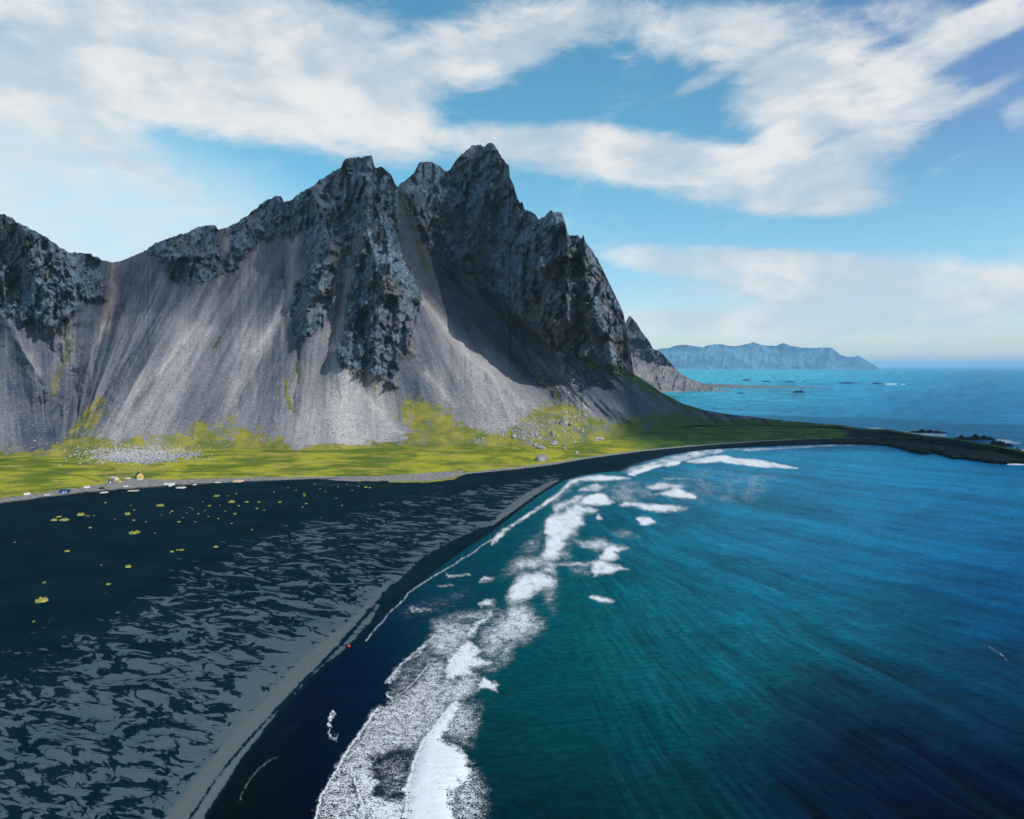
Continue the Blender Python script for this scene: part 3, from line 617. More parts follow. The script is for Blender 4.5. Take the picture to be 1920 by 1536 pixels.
# water is darker without the sky that it mirrors
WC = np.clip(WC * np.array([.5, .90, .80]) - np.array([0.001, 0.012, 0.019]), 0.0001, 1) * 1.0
FOAM = [  # polygon, strength, softness
    ([(1010, 1075), (1019, 1046), (1044, 1046), (1042, 1078)], .5, 3), ([(985, 1190), (940, 1200), (925, 1240), (900, 1262), (930, 1262), (965, 1230)], .34, 6),
    ([(862, 1268), (897, 1262), (900, 1290), (870, 1310), (840, 1320), (830, 1290)], .50, 5), ([(1040, 958), (1060, 930), (1100, 905), (1069, 901), (1030, 935)], .30, 4),
    ([(930, 1085), (990, 1010), (1020, 985), (1012, 1040), (975, 1080)], .26, 6), ([(1040, 1000), (1075, 1010), (1070, 1050), (1045, 1050)], .3, 5), ([(1120, 905), (1200, 900), (1240, 935), (1160, 945), (1130, 920)], .24, 6),
    ([(1060, 1060), (1110, 1062), (1110, 1082), (1070, 1078)], .26, 4), ([(1180, 900), (1330, 872), (1480, 885), (1420, 950), (1280, 950), (1200, 925)], .15, 12), ([(745, 1140), (800, 1120), (870, 1100), (900, 1110), (840, 1150), (760, 1165)], .14, 8),
    ([(590, 1536), (603, 1493), (630, 1450), (657, 1400), (693, 1350), (707, 1330), (733, 1313), (757, 1297), (793, 1260), (817, 1235), (838, 1240), (837, 1272), (860, 1273), (905, 1270), (895, 1287), (853, 1317), (828, 1347), (790, 1397), (779, 1405), (745, 1406), (705, 1420), (700, 1440), (672, 1450), (664, 1470), (690, 1510), (700, 1580), (560, 1600)], .42, 4),
    ([(660, 1440), (685, 1440), (708, 1468), (695, 1490), (720, 1500), (765, 1500), (764, 1600), (690, 1600), (676, 1500)], .62, 5),
    ([(700, 1425), (777, 1410), (765, 1492), (720, 1498), (712, 1470)], .26, 9),
    ([(830, 1347), (822, 1385), (857, 1405), (880, 1440), (872, 1463), (843, 1487), (850, 1536), (850, 1640), (758, 1640), (762, 1536), (763, 1490), (775, 1433), (790, 1397), (812, 1360)], .98, 4),
    ([(873, 1427), (893, 1443), (912, 1483), (900, 1620), (846, 1620), (843, 1487)], .40, 8),
    ([(830, 1340), (860, 1315), (893, 1320), (898, 1360), (880, 1395), (830, 1385)], .42, 9),
    ([(828, 1347), (853, 1317), (862, 1325), (850, 1350), (832, 1375), (800, 1400), (790, 1397)], .95, 3),
    ([(837, 1270), (838, 1247), (846, 1230), (873, 1197), (885, 1205), (902, 1223), (893, 1233), (923, 1243), (905, 1250), (880, 1253), (887, 1266), (857, 1267), (845, 1278)], .85, 3),
    ([(878, 1195), (880, 1180), (900, 1163), (922, 1146), (912, 1163), (896, 1178), (886, 1195)], .85, 3),
    ([(897, 1290), (910, 1273), (922, 1276), (937, 1284), (934, 1294), (915, 1290)], .95, 2.5),
    ([(933, 1152), (1010, 1160), (1018, 1176), (1000, 1190), (975, 1205), (945, 1208), (928, 1235), (900, 1222), (905, 1190), (925, 1165)], .58, 9),
    ([(810, 1167), (830, 1160), (893, 1172), (880, 1195), (846, 1235), (817, 1234), (800, 1215), (805, 1193)], .50, 7),
    ([(720, 1281), (773, 1227), (813, 1193), (816, 1200), (775, 1236), (728, 1284)], .50, 2),
    ([(728, 1284), (775, 1234), (817, 1205), (815, 1240), (757, 1297), (733, 1312)], .26, 4),
    ([(975, 1079), (1003, 1073), (1041, 1086), (1037, 1101), (1019, 1104), (1000, 1112), (994, 1117), (978, 1129), (956, 1128), (953, 1120), (962, 1100)], .88, 4),
    ([(956, 1129), (987, 1136), (1000, 1151), (1016, 1180), (960, 1190), (938, 1173), (950, 1145)], .66, 7),
    ([(1010, 1080), (1043, 1080), (1040, 1150), (1020, 1130)], .34, 9),
    ([(962, 1054), (987, 1042), (1019, 1045), (1037, 1052), (1031, 1067), (994, 1067), (970, 1068)], .55, 5),
    ([(1025, 1054), (1106, 1055), (1106, 1060), (1025, 1062)], .62, 2),
    ([(1108, 1054), (1120, 1051), (1134, 1053), (1176, 1066), (1144, 1073), (1116, 1078), (1106, 1068)], 1.0, 2),
    ([(1125, 1045), (1144, 1023), (1152, 1022), (1177, 1028), (1153, 1034), (1160, 1047), (1141, 1051), (1128, 1050)], .95, 2.5),
    ([(1075, 1014), (1125, 1010), (1147, 1020), (1131, 1036), (1094, 1026)], .55, 4),
    ([(1019, 1048), (1023, 1020), (1025, 1007), (1022, 995), (1025, 976), (1037, 967), (1046, 965), (1059, 961), (1062, 951), (1084, 945), (1100, 950), (1117, 957), (1090, 964), (1096, 982), (1075, 993), (1080, 1003), (1055, 1014), (1069, 1020), (1047, 1034), (1044, 1048)], .88, 3.5),
    ([(1060, 985), (1078, 975), (1090, 980), (1070, 1010), (1052, 1016)], .45, 4),
    ([(1084, 945), (1100, 932), (1118, 926), (1133, 926), (1152, 942), (1141, 947), (1110, 947)], .92, 2.5),
    ([(1037, 951), (1062, 936), (1098, 926), (1085, 944), (1062, 951), (1042, 962)], .58, 4),
    ([(1084, 920), (1087, 914), (1119, 907), (1131, 914), (1119, 922), (1100, 921)], .68, 3),
    ([(920, 1021), (930, 1003), (950, 988), (956, 992), (944, 1004), (932, 1016)], .72, 2),
    ([(956, 986), (985, 966), (1003, 954), (1020, 944), (1044, 927), (1056, 915), (1069, 901), (1094, 895), (1119, 892), (1150, 893), (1182, 897), (1150, 900), (1119, 902), (1087, 901), (1072, 907), (1054, 923), (1042, 934), (1022, 948), (1005, 958), (986, 970), (959, 988)], .88, 1.8),
    ([(1165, 886), (1185, 875), (1212, 869), (1244, 858), (1275, 851), (1306, 845), (1350, 842), (1385, 842), (1320, 856), (1275, 867), (1212, 881), (1181, 891)], .46, 3),
    ([(1175, 890), (1181, 886), (1212, 875), (1240, 869), (1270, 864), (1277, 867), (1270, 872), (1228, 878), (1200, 887), (1190, 893)], .9, 2),
    ([(1284, 866), (1310, 859), (1359, 853), (1369, 857), (1431, 863), (1496, 877), (1494, 879), (1431, 877), (1353, 867), (1303, 869)], .78, 2),
    ([(1360, 843), (1410, 841), (1500, 837), (1560, 834), (1641, 834.5), (1560, 836.5), (1500, 841), (1410, 845)], .62, 1.5),
    ([(1239, 896), (1291, 897), (1291, 899), (1250, 899)], .5, 1.5),
    ([(1203, 914), (1235, 905), (1255, 906), (1291, 911), (1285, 917), (1225, 919)], .52, 3),
    ([(1230, 927), (1250, 920), (1266, 914), (1290, 923), (1305, 931), (1302, 935), (1259, 932)], .85, 2.5),
    ([(1162, 948), (1172, 941), (1184, 941), (1212, 945), (1260, 948), (1296, 953), (1270, 959), (1230, 959), (1200, 953), (1184, 948)], .78, 3),
    ([(1144, 931), (1200, 936), (1200, 939), (1150, 937)], .45, 2),
    ([(1194, 972), (1204, 970), (1216, 971), (1228, 978), (1222, 982), (1212, 984), (1200, 983)], 1.0, 1.8),
    ([(1116, 970), (1125, 962), (1123, 968), (1130, 973), (1120, 975)], .9, 1.8),
    ([(1144, 999), (1165, 993), (1180, 995), (1197, 1007), (1166, 1010)], .34, 5),
    ([(1108, 1120), (1112, 1117), (1122, 1118), (1150, 1125), (1142, 1129), (1119, 1127)], .95, 1.8),
    ([(898, 1091), (906, 1083), (916, 1082), (926, 1086), (915, 1090)], .8, 2), ([(818, 1099), (848, 1096), (850, 1099), (822, 1101)], .6, 1.2), ([(834, 1075), (838, 1080), (880, 1075), (882, 1078), (838, 1083)], .7, 1.5),
    ([(768, 1136), (775, 1141), (806, 1142), (806, 1145), (772, 1147)], .7, 1.5), ([(896, 1133), (910, 1124), (926, 1126), (920, 1135), (900, 1136)], .75, 2), ([(836, 1157), (870, 1148), (921, 1146), (900, 1160), (850, 1163)], .52, 5),
    ([(963, 1055), (985, 1035), (1003, 1032), (1010, 1050)], .38, 5), ([(620, 1330), (624, 1330), (621, 1383), (617, 1383)], .72, 1.0), ([(617, 1376), (628, 1384), (635, 1372), (637, 1380), (626, 1388)], .45, 1.5),
    ([(727, 1297), (732, 1298), (737, 1314), (732, 1314)], .7, 1.5), ([(900, 1150), (912, 1140), (930, 1140), (918, 1150)], .45, 4),
    ([(1620, 801), (1655, 803), (1662, 806), (1640, 806)], .9, 1.5), ([(1693, 808), (1715, 811), (1775, 815), (1775, 819), (1735, 817), (1700, 812)], .7, 2), ([(1868, 824), (1880, 824), (1895, 826), (1900, 830), (1880, 831)], .9, 1.5), ([(1895, 829), (1915, 829), (1915, 832), (1898, 832)], .75, 1.2),
    ([(1900, 841), (1925, 843), (1925, 848), (1905, 845)], .8, 1.5), ([(1885, 869), (1925, 866), (1960, 866), (1960, 872), (1890, 872)], .95, 1.5), ([(1860, 866), (1868, 866), (1868, 869), (1860, 869)], .8, 1),
    ([(1252, 733), (1290, 733), (1290, 735), (1252, 736)], .35, 1), ([(1380, 721), (1550, 725), (1550, 728), (1400, 727)], .16, 2), ([(1660, 719), (1682, 719), (1682, 722), (1660, 722)], .55, 1), ([(1688, 720), (1698, 720), (1698, 722), (1688, 722)], .5, 1),
]
FLINES = [([(957, 985), (930, 1008), (905, 1022), (882, 1040), (866, 1048), (850, 1060), (835, 1068), (810, 1082), (785, 1098), (765, 1113), (756, 1126), (745, 1135), (733, 1147), (720, 1162), (706, 1178), (697, 1190), (686, 1202)], 1.3, .62),
          ([(590, 1540), (604, 1490), (632, 1446), (658, 1398), (694, 1348), (710, 1329)], 2.6, .95), ([(733, 1312), (757, 1297), (793, 1260), (817, 1235)], 1.6, .7), ([(720, 1281), (773, 1227), (813, 1193)], 1.6, .75), ([(759, 1640), (762, 1536), (763, 1490), (775, 1433), (790, 1397), (827, 1347), (853, 1317)], 4, 1.0), ([(530, 1390), (540, 1372), (560, 1358)], 2.5, .16), ([(450, 1500), (468, 1460), (500, 1430), (520, 1420)], 2.5, .3), ([(658, 1440), (668, 1470), (678, 1505), (684, 1560)], 3, .85), ([(1000, 1040), (1060, 1052)], 3, .2), ([(1041, 1100), (1026, 1130)], 1.5, .5),
          ([(1660, 1218), (1688, 1228), (1705, 1240)], 0, 0), ([(1855, 1213), (1880, 1230), (1893, 1240)], 1.8, .32), ([(1715, 1078), (1760, 1090)], 2, .2)]
foam = np.zeros(SPX.shape)
fw = 5.5 * np.clip((SPY - 800) / 400, 0.25, 1.3)
fx_ = SPX + fw * 1.6 * fbm(SPX / 13, SPY / 9, 4, 440); fy_ = SPY + fw * fbm(SPX / 11, SPY / 8, 4, 450)
fx_ = fx_ + fw * 2.2 * fbm(SPX / 60, SPY / (1.2 + 0.004 * SPY), 4, 445, 0.6)
fint = 0.80 + 0.10 * sstep(SPY, 1200, 1330) + 0.5 * fbm(SPX / 16, SPY / 7, 4, 447) + 0.55 * fbm(SPX / 34, SPY / (0.6 + 0.003 * SPY), 3, 448) * (1 - sstep(SPY, 1000, 1200))
for pts, a, so in FOAM: foam = np.maximum(foam, (a + 0.06) * fint * poly_mask(fx_, fy_, pts, so * np.clip((pts[0][1] - 800) / 60, 1.6, 3.4)))
for pts, w, a in FLINES:
    if a: foam = np.maximum(foam, a * 1.04 * line_bump(SPX + 0.3 * (fx_ - SPX), SPY + 0.3 * (fy_ - SPY), pts, w * 0.85))
# a light film of foam trails behind the surf
film = 0.17 * sstep(blur(blur(foam, 12, 1), 7, 0), 0.05, .5)
foam = np.maximum(foam, film)
SZ = nearf * (0.5 * sw1 + 0.22 * sw2) * sstep(SX + 40, 20, 90) + (0.25 + 0.45 * sstep(SPY, 1000, 1300)) * sstep(blur(blur(foam, 7, 1), 4, 0), .5, .95)  * sstep(SPY, 840, 900)
SZ *= sstep(SPY - shore_py(SPX), 0, 30)
SZ[SPY > 1650] = 0
SP = np.stack([SX, SY, SZ], -1)
mat_sea, N, B, OUT = base_mat('sea_water')
geo = N.new('ShaderNodeNewGeometry').outputs['Position']
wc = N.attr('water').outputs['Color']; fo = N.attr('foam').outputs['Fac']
rp = N.mapping(geo, (0, 0, 0), (0, 0, math.radians(-22)), (0.55, 1.0, 0.0))
rip = N.noise(rp, 0.55, 4, 0.6); rip2 = N.noise(rp, 0.10, 4, 0.55)
cam_dist = N.new('ShaderNodeCameraData')
lace = N.new('ShaderNodeTexVoronoi', feature='DISTANCE_TO_EDGE'); lv = N.vmath('ADD', N.mapping(geo, scale=(1, 1, 0)), None)
ln = N.new('ShaderNodeTexNoise'); N.put(ln.inputs['Vector'], N.mapping(geo, scale=(1, 1, 0))); ln.inputs['Scale'].default_value = 1.1; ln.inputs['Detail'].default_value = 4
sc2 = N.vmath('SCALE', ln.outputs['Color']); sc2.node.inputs['Scale'].default_value = 1.6
N.put(lv.node.inputs[1], sc2); N.put(lace.inputs['Vector'], lv); lace.inputs['Scale'].default_value = 1.5
lac = N.ramp(lace.outputs['Distance'], 0.0, 0.34, 1.0, 0.0, False)
fn = N.noise(N.mapping(geo, (0, 0, 0), (0, 0, math.radians(-20)), (0.6, 1.0, 0.0)), 0.5, 9, 0.78, 0.3)
fbrk = N.math('ADD', N.math('MULTIPLY', lac, 0.46), N.math('MULTIPLY', fn, 0.60))
foam_m = N.ramp(N.math('SUBTRACT', fbrk, N.math('SUBTRACT', 0.88, N.math('MULTIPLY', fo, 0.82))), -0.10, 0.20)
foam_m = N.math('MULTIPLY', foam_m, N.ramp(fo, 0.02, 0.2))
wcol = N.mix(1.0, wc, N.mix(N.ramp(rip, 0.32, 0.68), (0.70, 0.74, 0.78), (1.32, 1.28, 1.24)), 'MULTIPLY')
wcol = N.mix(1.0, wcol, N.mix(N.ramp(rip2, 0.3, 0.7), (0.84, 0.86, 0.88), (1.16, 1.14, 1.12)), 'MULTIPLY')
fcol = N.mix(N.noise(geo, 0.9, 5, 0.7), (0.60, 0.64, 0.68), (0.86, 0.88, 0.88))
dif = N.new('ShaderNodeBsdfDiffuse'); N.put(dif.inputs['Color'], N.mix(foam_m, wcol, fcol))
glo = N.new('ShaderNodeBsdfGlossy'); glo.inputs['Color'].default_value = (0.35, 0.80, 1.0, 1); glo.inputs['Roughness'].default_value = 0.12
gm_ = N.new('ShaderNodeNewGeometry'); cs = N.math('ABSOLUTE', N.vmath('DOT_PRODUCT', gm_.outputs['Incoming'], gm_.outputs['Normal'], out=1))
fre = N.math('ADD', 0.012, N.math('MULTIPLY', N.math('POWER', N.math('SUBTRACT', 1.0, cs), 5.0), 0.30))
mxs = N.new('ShaderNodeMixShader')
N.put(mxs.inputs[0], N.math('MULTIPLY', fre, N.ramp(foam_m, 0, 1, 1.0, 0.1)))
N.l.new(dif.outputs[0], mxs.inputs[1]); N.l.new(glo.outputs[0], mxs.inputs[2]); N.l.new(mxs.outputs[0], OUT.inputs[0])
bp = N.new('ShaderNodeBump'); bp.inputs['Strength'].default_value = 1.0; bp.inputs['Distance'].default_value = 1.0
N.put(bp.inputs['Height'], N.math('ADD', N.math('ADD', N.math('MULTIPLY', rip, 0.30), N.math('MULTIPLY', rip2, 0.6)), N.math('MULTIPLY', foam_m, 0.12)))
for nd_ in (dif, glo): N.l.new(bp.outputs[0], nd_.inputs['Normal'])
N.n.remove(B)
grid_mesh('sea', SP, dict(water=WC, foam=foam), mat_sea)
#@@PART2
# ------------------------------------------------------------------ far spur of the range and the mountains across the water
def ridge_land(name, pts, base_pts, Y0, slope, mat, step, nr, amp, seed, nscale, rockline=None, back=1.0):
    cx = np.arange(pts[0][0], pts[-1][0] + step, step); s = curve(pts)(cx) + perlin(cx / (nscale * .5), cx * 0, seed) * 0.7; b = curve(base_pts)(cx)
    s = np.minimum(s, b - 0.3)
    t = np.linspace(0, 1, nr)[:, None]; PX = np.repeat(cx[None], nr, 0); PY = b[None] + (s - b)[None] * t
    Yb = Y0(cx); Vv = (HOR - PY) / FPX; Yv = np.zeros(PX.shape); Yv[0] = Yb
    rk_ = np.zeros(PX.shape)
    if rockline is not None: rk_ = sstep(curve(rockline)(PX) + 4 * fbm(PX / 12, PY / 12, 4, seed + 9) - PY, -3, 3)
    for i in range(1, nr):
        m_ = slope * (1 + 1.2 * rk_[i])
        Yv[i] = Yv[i - 1] + np.maximum(0, (H + Vv[i] * Yv[i - 1]) - (H + Vv[i - 1] * Yv[i - 1])) / np.maximum(m_ - Vv[i], 0.1)
    Yv = blur(Yv, 6, 1)
    r = ridged((PX + 0.4 * PY) / nscale, PY / (nscale * 1.6), 5, seed + 3, 0.6) - 0.4
    Yv = Yv - amp * r * sstep(t, 0, .12) * (0.5 + rk_)
    Zv = H + (HOR - PY) / FPX * Yv; Zv[0] = -3
    Xv = (PX - 960) / FPX * Yv
    yl = Yv[-1]; zl = Zv[-1]; X2, Y2, Z2, rk2, t2 = [Xv], [Yv], [Zv], [rk_], [t + 0 * PX]
    for j in range(1, 7):
        f = j / 6; yy = yl + (zl + 5) * f * back + 8 * f
        X2.append(((cx - 960) / FPX * yy)[None]); Y2.append(yy[None]); Z2.append((zl - (zl + 8) * f)[None]); rk2.append(rk_[-1:]); t2.append(1 + 0 * rk_[-1:])
    P = np.stack([np.concatenate(X2), np.concatenate(Y2), np.concatenate(Z2)], -1)
    return grid_mesh(name, P, dict(rock=np.concatenate(rk2), up=np.concatenate(t2), tone=0 * np.concatenate(rk2) + .5), mat)

mat_spur, N, B, OUT = base_mat('spur_rock')
geo = N.new('ShaderNodeNewGeometry').outputs['Position']; rk = N.attr('rock').outputs['Fac']
a = N.mix(N.ramp(N.noise(geo, 0.03, 8, 0.7), 0.3, 0.7), (0.03, 0.036, 0.06), (0.14, 0.14, 0.18))
b = N.mix(N.ramp(N.noise(geo, 0.02, 7, 0.65), 0.3, 0.7), (0.12, 0.125, 0.14), (0.28, 0.26, 0.26))
N.put(B.inputs['Base Color'], N.mix(rk, b, a)); B.inputs['Roughness'].default_value = 0.95
bp = N.new('ShaderNodeBump'); bp.inputs['Distance'].default_value = 12; N.put(bp.inputs['Height'], N.noise(geo, 0.03, 8, 0.7)); N.l.new(bp.outputs[0], B.inputs['Normal'])
ridge_land('distant_spur', [(1090, 690), (1140, 640), (1168, 612), (1173, 606), (1177, 596), (1181, 591), (1186, 597), (1194, 607), (1202, 620), (1209, 629), (1218, 641), (1225, 655), (1232, 657), (1241, 662), (1250, 672), (1256, 679), (1262, 686), (1270, 694), (1281, 704), (1300, 713), (1319, 719), (1331, 726), (1345, 730), (1369, 732.2)],
           [(1090, 733), (1250, 735), (1300, 735), (1369, 733.5)], lambda x: np.interp(x, [1090, 1250, 1369], [2700, 2810, 2930]), 0.62, mat_spur, 0.8, 120, 70, 500, 22,
           rockline=[(1090, 690), (1180, 664), (1200, 672), (1232, 684), (1262, 690), (1369, 700)])
mat_dark, N, B, OUT = base_mat('dark_wet_rock')
geo = N.new('ShaderNodeNewGeometry').outputs['Position']
N.put(B.inputs['Base Color'], N.mix(N.ramp(N.noise(geo, 0.2, 6, 0.7), 0.3, 0.7), (0.002, 0.006, 0.009), (0.016, 0.022, 0.026))); B.inputs['Roughness'].default_value = 0.8; B.inputs['Specular IOR Level'].default_value = 0.05
bp = N.new('ShaderNodeBump'); bp.inputs['Distance'].default_value = 2; N.put(bp.inputs['Height'], N.noise(geo, 0.25, 6, 0.7)); N.l.new(bp.outputs[0], B.inputs['Normal'])
mat_shelf = flat_mat('shelf_shingle', (0.14, 0.13, 0.125), 0.9, 0.5, 0.05)
ridge_land('rock_shelf', [(1300, 724), (1318, 719.5), (1340, 720), (1365, 721.2), (1400, 722.6), (1450, 724), (1500, 725.2), (1550, 726.4)],
           [(1300, 728), (1340, 727), (1365, 726), (1400, 726.3), (1450, 727), (1550, 727)], lambda x: x * 0 + H * FPX / (727 - HOR) * 0.995, 0.05, mat_shelf, 1.5, 12, 4, 540, 10)

mat_far, N, B, OUT = base_mat('far_mountain_rock')
geo = N.new('ShaderNodeNewGeometry').outputs['Position']
sx = N.new('ShaderNodeSeparateXYZ'); N.put(sx.inputs[0], geo)
sv = N.mapping(geo, scale=(1, 1, 0.35))
c = N.mix(N.ramp(N.noise(sv, 0.0013, 8, 0.65), 0.38, 0.64), (0.004, 0.06, 0.15), (0.10, 0.20, 0.32))  # blue of the distance haze is mixed into the rock colour
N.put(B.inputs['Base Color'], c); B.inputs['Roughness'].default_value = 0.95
bp = N.new('ShaderNodeBump'); bp.inputs['Distance'].default_value = 90; N.put(bp.inputs['Height'], N.noise(sv, 0.0025, 8, 0.7)); N.l.new(bp.outputs[0], B.inputs['Normal'])
FY = 23000.0
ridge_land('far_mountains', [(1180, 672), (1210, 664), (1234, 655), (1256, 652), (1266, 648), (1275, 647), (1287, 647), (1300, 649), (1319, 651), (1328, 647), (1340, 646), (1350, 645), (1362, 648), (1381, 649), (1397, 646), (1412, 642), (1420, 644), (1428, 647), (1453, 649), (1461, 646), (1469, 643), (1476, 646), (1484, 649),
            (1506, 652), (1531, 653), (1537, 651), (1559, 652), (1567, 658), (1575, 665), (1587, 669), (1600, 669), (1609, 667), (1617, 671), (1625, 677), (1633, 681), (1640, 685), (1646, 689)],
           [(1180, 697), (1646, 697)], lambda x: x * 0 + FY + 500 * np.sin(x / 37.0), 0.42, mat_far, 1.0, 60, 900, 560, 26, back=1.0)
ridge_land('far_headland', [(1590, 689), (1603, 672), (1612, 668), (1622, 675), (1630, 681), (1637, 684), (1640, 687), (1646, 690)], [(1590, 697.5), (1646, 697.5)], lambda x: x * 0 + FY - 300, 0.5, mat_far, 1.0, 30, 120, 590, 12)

# ------------------------------------------------------------------ small things
def tag(o, label, cat, group=None):
    o['label'] = label; o['category'] = cat
    if group: o['group'] = group
    return o
def link(name, me, parent=None):
    o = bpy.data.objects.new(name, me); COL.objects.link(o)
    if parent is not None: o.parent = parent
    return o
def mesh(name, V, F, mat, smooth=False):
    me = bpy.data.meshes.new(name); me.from_pydata([tuple(v) for v in V], [], F); me.materials.append(mat)
    if smooth: me.polygons.foreach_set('use_smooth', [True] * len(F))
    me.update(); return me
def ground_pt(px, py):
    z = float(ground_z(np.array([px], float), np.array([py], float))[0])
    x, y = px_to_world(px, py, z); return x, y, z
def slope_pt(px, py):
    j = int(np.argmin(np.abs(cpx - px))); i = int(np.argmin(np.abs(MPY[:, j] - py)))
    return float(X[i, j]), float(Y[i, j]), float(Zm[i, j])
def pt(px, py): return ground_pt(px, py) if py > toe_py(px) + 1 else slope_pt(px, py)

# icosphere base for rocks
phi = (1 + 5 ** 0.5) / 2
ICV = [(-1, phi, 0), (1, phi, 0), (-1, -phi, 0), (1, -phi, 0), (0, -1, phi), (0, 1, phi), (0, -1, -phi), (0, 1, -phi), (phi, 0, -1), (phi, 0, 1), (-phi, 0, -1), (-phi, 0, 1)]
ICF = [(0, 11, 5), (0, 5, 1), (0, 1, 7), (0, 7, 10), (0, 10, 11), (1, 5, 9), (5, 11, 4), (11, 10, 2), (10, 7, 6), (7, 1, 8), (3, 9, 4), (3, 4, 2), (3, 2, 6), (3, 6, 8), (3, 8, 9), (4, 9, 5), (2, 4, 11), (6, 2, 10), (8, 6, 7), (9, 8, 1)]
def ico(sub):
    Vs = [Vector(v).normalized() for v in ICV]; Fs = list(ICF)
    for _ in range(sub):
        cache = {}; nf = []
        def midp(a, b):
            k = (min(a, b), max(a, b))
            if k not in cache: Vs.append(((Vs[a] + Vs[b]) / 2).normalized()); cache[k] = len(Vs) - 1
            return cache[k]
        for a, b, c in Fs:
            ab, bc, ca = midp(a, b), midp(b, c), midp(c, a); nf += [(a, ab, ca), (b, bc, ab), (c, ca, bc), (ab, bc, ca)]
        Fs = nf
    return Vs, Fs
def rock_geo(sub, seed, ext=(1, 1, 1), rough=0.35, cuts=7):
    Vs, Fs = ico(sub); r = random.Random(seed)
    planes = [(Vector((r.uniform(-1, 1), r.uniform(-1, 1), r.uniform(-.4, 1))).normalized(), r.uniform(.55, .9)) for _ in range(cuts)]
    out = []
    for v in Vs:
        p = v.copy()
        for n, d in planes:
            k = p.dot(n)
            if k > d: p -= n * (k - d)
        p *= 1 + r.uniform(-rough, rough) * 0.25
        out.append((p.x * ext[0], p.y * ext[1], p.z * ext[2]))
    return out, Fs
mat_boulder = flat_mat('boulder_stone', (0.27, 0.26, 0.265), 0.9, 0.45, 0.5, bump=0.6)
mat_boulder_pale = flat_mat('pale_boulder_stone', (0.42, 0.41, 0.41), 0.9, 0.3, 0.5, bump=0.4)
bmesh_var = [mesh('boulder', *rock_geo(2, 30 + i), mat_boulder) for i in range(6)]
bmesh_pale = [mesh('boulder', *rock_geo(2, 60 + i), mat_boulder_pale) for i in range(4)]

def boulder(px, py, w, hgt, label, pale=False, group=None, var=None, rot=None):
    x, y, z = pt(px, py); s = y / FPX
    me = (bmesh_pale if pale else bmesh_var)[(var if var is not None else int(px * 7 + py)) % (4 if pale else 6)]
    o = link('boulder', me); o.location = (x, y, z + hgt * s * 0.3)
    o.scale = (w * s * 0.55, w * s * 0.5, hgt * s * 0.75); o.rotation_euler = (0, 0, rot if rot is not None else (px * 1.7) % 6.28)
    tag(o, label, 'boulder', group); return o
G1 = 'boulders on the grass below the scree'
big_b = link('boulder', mesh('boulder', *rock_geo(3, 5, (1, .8, 1.25), 0.3, 12), mat_boulder)); x, y, z = pt(1058, 799); s = y / FPX
big_b.location = (x, y, z + 5 * s); big_b.scale = (9.5 * s, 9 * s, 10.5 * s); big_b.rotation_euler = (0.1, 0.25, 0.4)
tag(big_b, 'tall grey split boulder, largest on the yellow slope above the meadow', 'boulder', G1)
boulder(1070, 798, 8, 8, 'grey boulder leaning against the right of the tall split boulder', group=G1)
boulder(1046, 794, 7, 6, 'small grey boulder just left of the tall split boulder', group=G1)
boulder(1036, 816, 8, 10, 'slanted blue-grey boulder halfway between the tall split boulder and the flat meadow', group=G1)
boulder(1038, 832, 19, 7, 'broad low grey outcrop boulder where slope meets meadow', group=G1)
boulder(1014, 841, 18, 6, 'long low grey boulder with dark left end on the green meadow', group=G1)
boulder(1004, 836, 6, 5, 'small pale boulder touching the upper left end of the long low boulder', True, G1)
boulder(1059, 836, 9, 5, 'dark boulder, upper one of a pair on the meadow', group=G1)
boulder(1059, 843, 7, 4, 'dark boulder, lower one of a pair on the meadow', group=G1)
boulder(1081, 851, 9, 5, 'small white boulder alone on the meadow near the beach road', True, G1)
boulder(1122, 826, 21, 6, 'wide flat pale boulder at the right end of the sunny meadow', True, G1)
boulder(1016, 864, 23, 12, 'domed brown-grey boulder beside the road at the beach edge', group=G1, var=2)
boulder(964, 820, 9, 5, 'pale flat boulder left of the blue-grey rubble on the slope', True, G1)
boulder(982, 824, 4, 4, 'tiny white boulder on the grass under the blue-grey rubble', True, G1)
boulder(1092, 812, 5, 5, 'small white upright stone on the yellow slope right of the tall split boulder', True, G1)
boulder(112, 873, 3.6, 3, 'small white stone alone in the green field at far left', True, G1)
boulder(105, 906, 3, 2.5, 'tiny white stone in the field above the blue long shed', True, G1)
small_l = 'small pale stone lying on the yellow-green foot of the slope'
for (px, py, w) in [(1072, 810, 3.5), (1078, 830, 3.5), (1091, 828, 3), (1098, 826, 3), (1054, 806, 4), (1058, 809, 3.5), (1046, 819, 4), (1075, 822, 3), (1086, 815, 3), (1012, 822, 4), (1006, 818, 4), (998, 816, 4.5), (993, 811, 4.5), (1000, 806, 4), (1022, 826, 3), (995, 822, 3.5), (985, 812, 4), (978, 806, 4), (990, 802, 4),
                    (1066, 820, 3), (1084, 805, 4), (1098, 800, 4), (1085, 790, 4), (1078, 784, 5), (1086, 778, 5), (1074, 778, 4), (1068, 772, 4), (1094, 806, 3), (1030, 806, 3), (1020, 800, 3), (944, 818, 4), (936, 822, 3), (905, 824, 4), (898, 827, 3), (948, 823, 3)]:
    boulder(px, py, w, w * 0.9, small_l, pale=(int(px) % 3 != 0), group='small stones on the foot of the slope')
talus_l = 'pale boulder in the rock field above the yellow house'
for k in range(120):
    if k < 90: px, py = random.gauss(255, 42), random.gauss(853, 6)
    else: px, py = random.uniform(150, 400), random.gauss(860, 5)
    if py < 840 or py > 878 or px < 160 or px > 420: continue
    boulder(px, py, random.uniform(2.4, 4.6), random.uniform(2, 3.6), talus_l, pale=random.random() < .6, group='boulders in the rock field below the scree')

